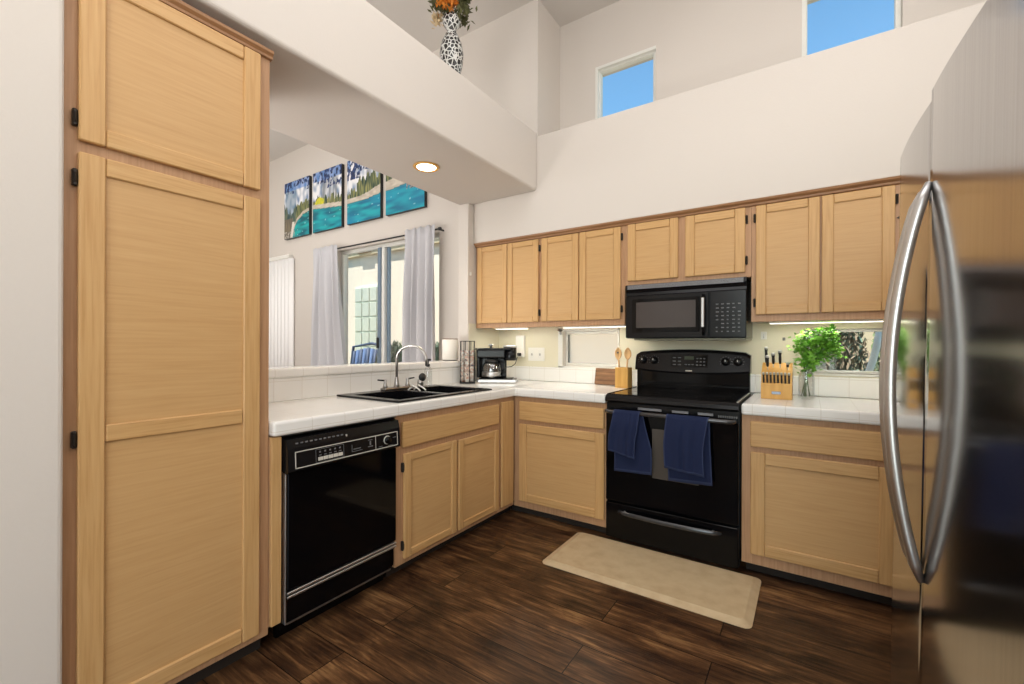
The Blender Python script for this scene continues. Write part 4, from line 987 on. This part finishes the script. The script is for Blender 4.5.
def leafball(mb, c, r, n, s0, mat, asp=1.0):
    b = bmesh.new()
    for k in range(n):
        d = Vector((random.gauss(0, 1), random.gauss(0, 1), random.gauss(0, 1))).normalized() * (random.random() ** .45)
        p = Vector(c) + Vector((d.x * r[0], d.y * r[1], d.z * r[2])); s_ = s0 * random.uniform(.6, 1.3)
        q = Matrix.Rotation(random.uniform(0, 6.28), 3, 'Z') @ Matrix.Rotation(random.uniform(-1.5, 1.5), 3, 'X')
        b.faces.new([b.verts.new(p + q @ Vector(v) * s_) for v in ((0, -asp, 0), (.5, 0, .1), (0, asp, 0), (-.5, 0, .1))])
    mb._merge(b, mat)
def lounge(x, y, label, flip):
    t = thing('patio_chair', label, 'chair', (x, y, -.02), 'blue striped patio chairs')
    MB().box(x - .45, x + .45, y - .30, y + .30, .38, .48, 'bluecush', .03, 2).build('seat_cushion', t)
    bk = MB()
    for k in range(10): bk.tube([(x - .42 + k * .093, y + .30, .48), (x - .42 + k * .093 + .02 * flip, y + .38, 1.17 - .015 * abs(k - 4))], .03, 'bluecush' if k % 2 else 'bluemesh', 8)
    bk.build('backrest', t)
    MB().tube([(x - .45, y + .30, .5), (x - .45, y + .39, 1.18), (x, y + .42, 1.24), (x + .45, y + .39, 1.18), (x + .45, y + .30, .5)], .025, 'bluemesh', 8).build('back_frame', t)
    for sx in (-.4, .4):
        for sy in (-.26, .26): MB().tube([(x + sx, y + sy, -.02), (x + sx, y + sy, .40)], .022, 'bluemesh', 8).build('leg', t)
lounge(-6.12, 4.45, 'blue striped patio chair left of the dining window mullion', 1)
random.seed(3)
for x, y, lb in ((-5.02, 4.42, 'low blue-green shrub right of the dining window mullion'), (-4.15, 4.5, 'low blue-green shrub behind the right grey curtain')):
    t = thing('garden_shrub', lb, 'plant', (x, y, -.02)); mb = MB(); leafball(mb, (x, y, .72), (.38, .30, .56), 2600, .035, 'bush3', 1.8)
    leafball(mb, (x, y, .72), (.38, .30, .56), 900, .035, 'bush1', 1.8); mb.build('foliage', t)
    MB().tube([(x, y, -.02), (x, y, .5)], .02, 'acacia', 8).build('stem', t)
bushes = [(.15, 5.1, .30, 'bush2', 'red-brown hedge plant at the left of the garden window'), (.76, 5.2, .30, 'bush1', 'green hedge plant in the middle of the garden window'), (1.47, 5.1, .30, 'bush2', 'red-brown hedge plant at the right of the garden window'), (-.46, 5.3, .30, 'bush1', 'green hedge plant behind the parsley')]
for x, y, r_, mt, lb in bushes:
    t = thing('hedge_plant', lb, 'plant', (x, y, -.02)); mb = MB(); leafball(mb, (x, y, .95), (r_, .4, 1.0), 5200, .024, mt, 1.5); leafball(mb, (x, y, .9), (r_, .38, .9), 2600, .024, 'bush3', 1.6); mb.build('foliage', t)
    MB().tube([(x, y, -.02), (x, y, .6)], .03, 'acacia', 8).build('stem', t)
tag(MB().tube([(.12, 4.3, -.02), (.22, 4.3, .5), (.30, 4.3, .80), (.34, 4.3, .92), (.37, 4.3, 1.01), (.40, 4.3, 1.12), (.422, 4.3, 1.23), (.435, 4.3, 1.33)], .024, 'white', 10).build('garden_arch'), 'white curved garden pole outside the right kitchen window', 'garden pole')
tag(MB().box(-2, 4.5, 6.2, 6.35, -.02, 1.9, 'stuccotrim').build('garden_wall'), 'tan garden wall behind the hedge', 'wall')
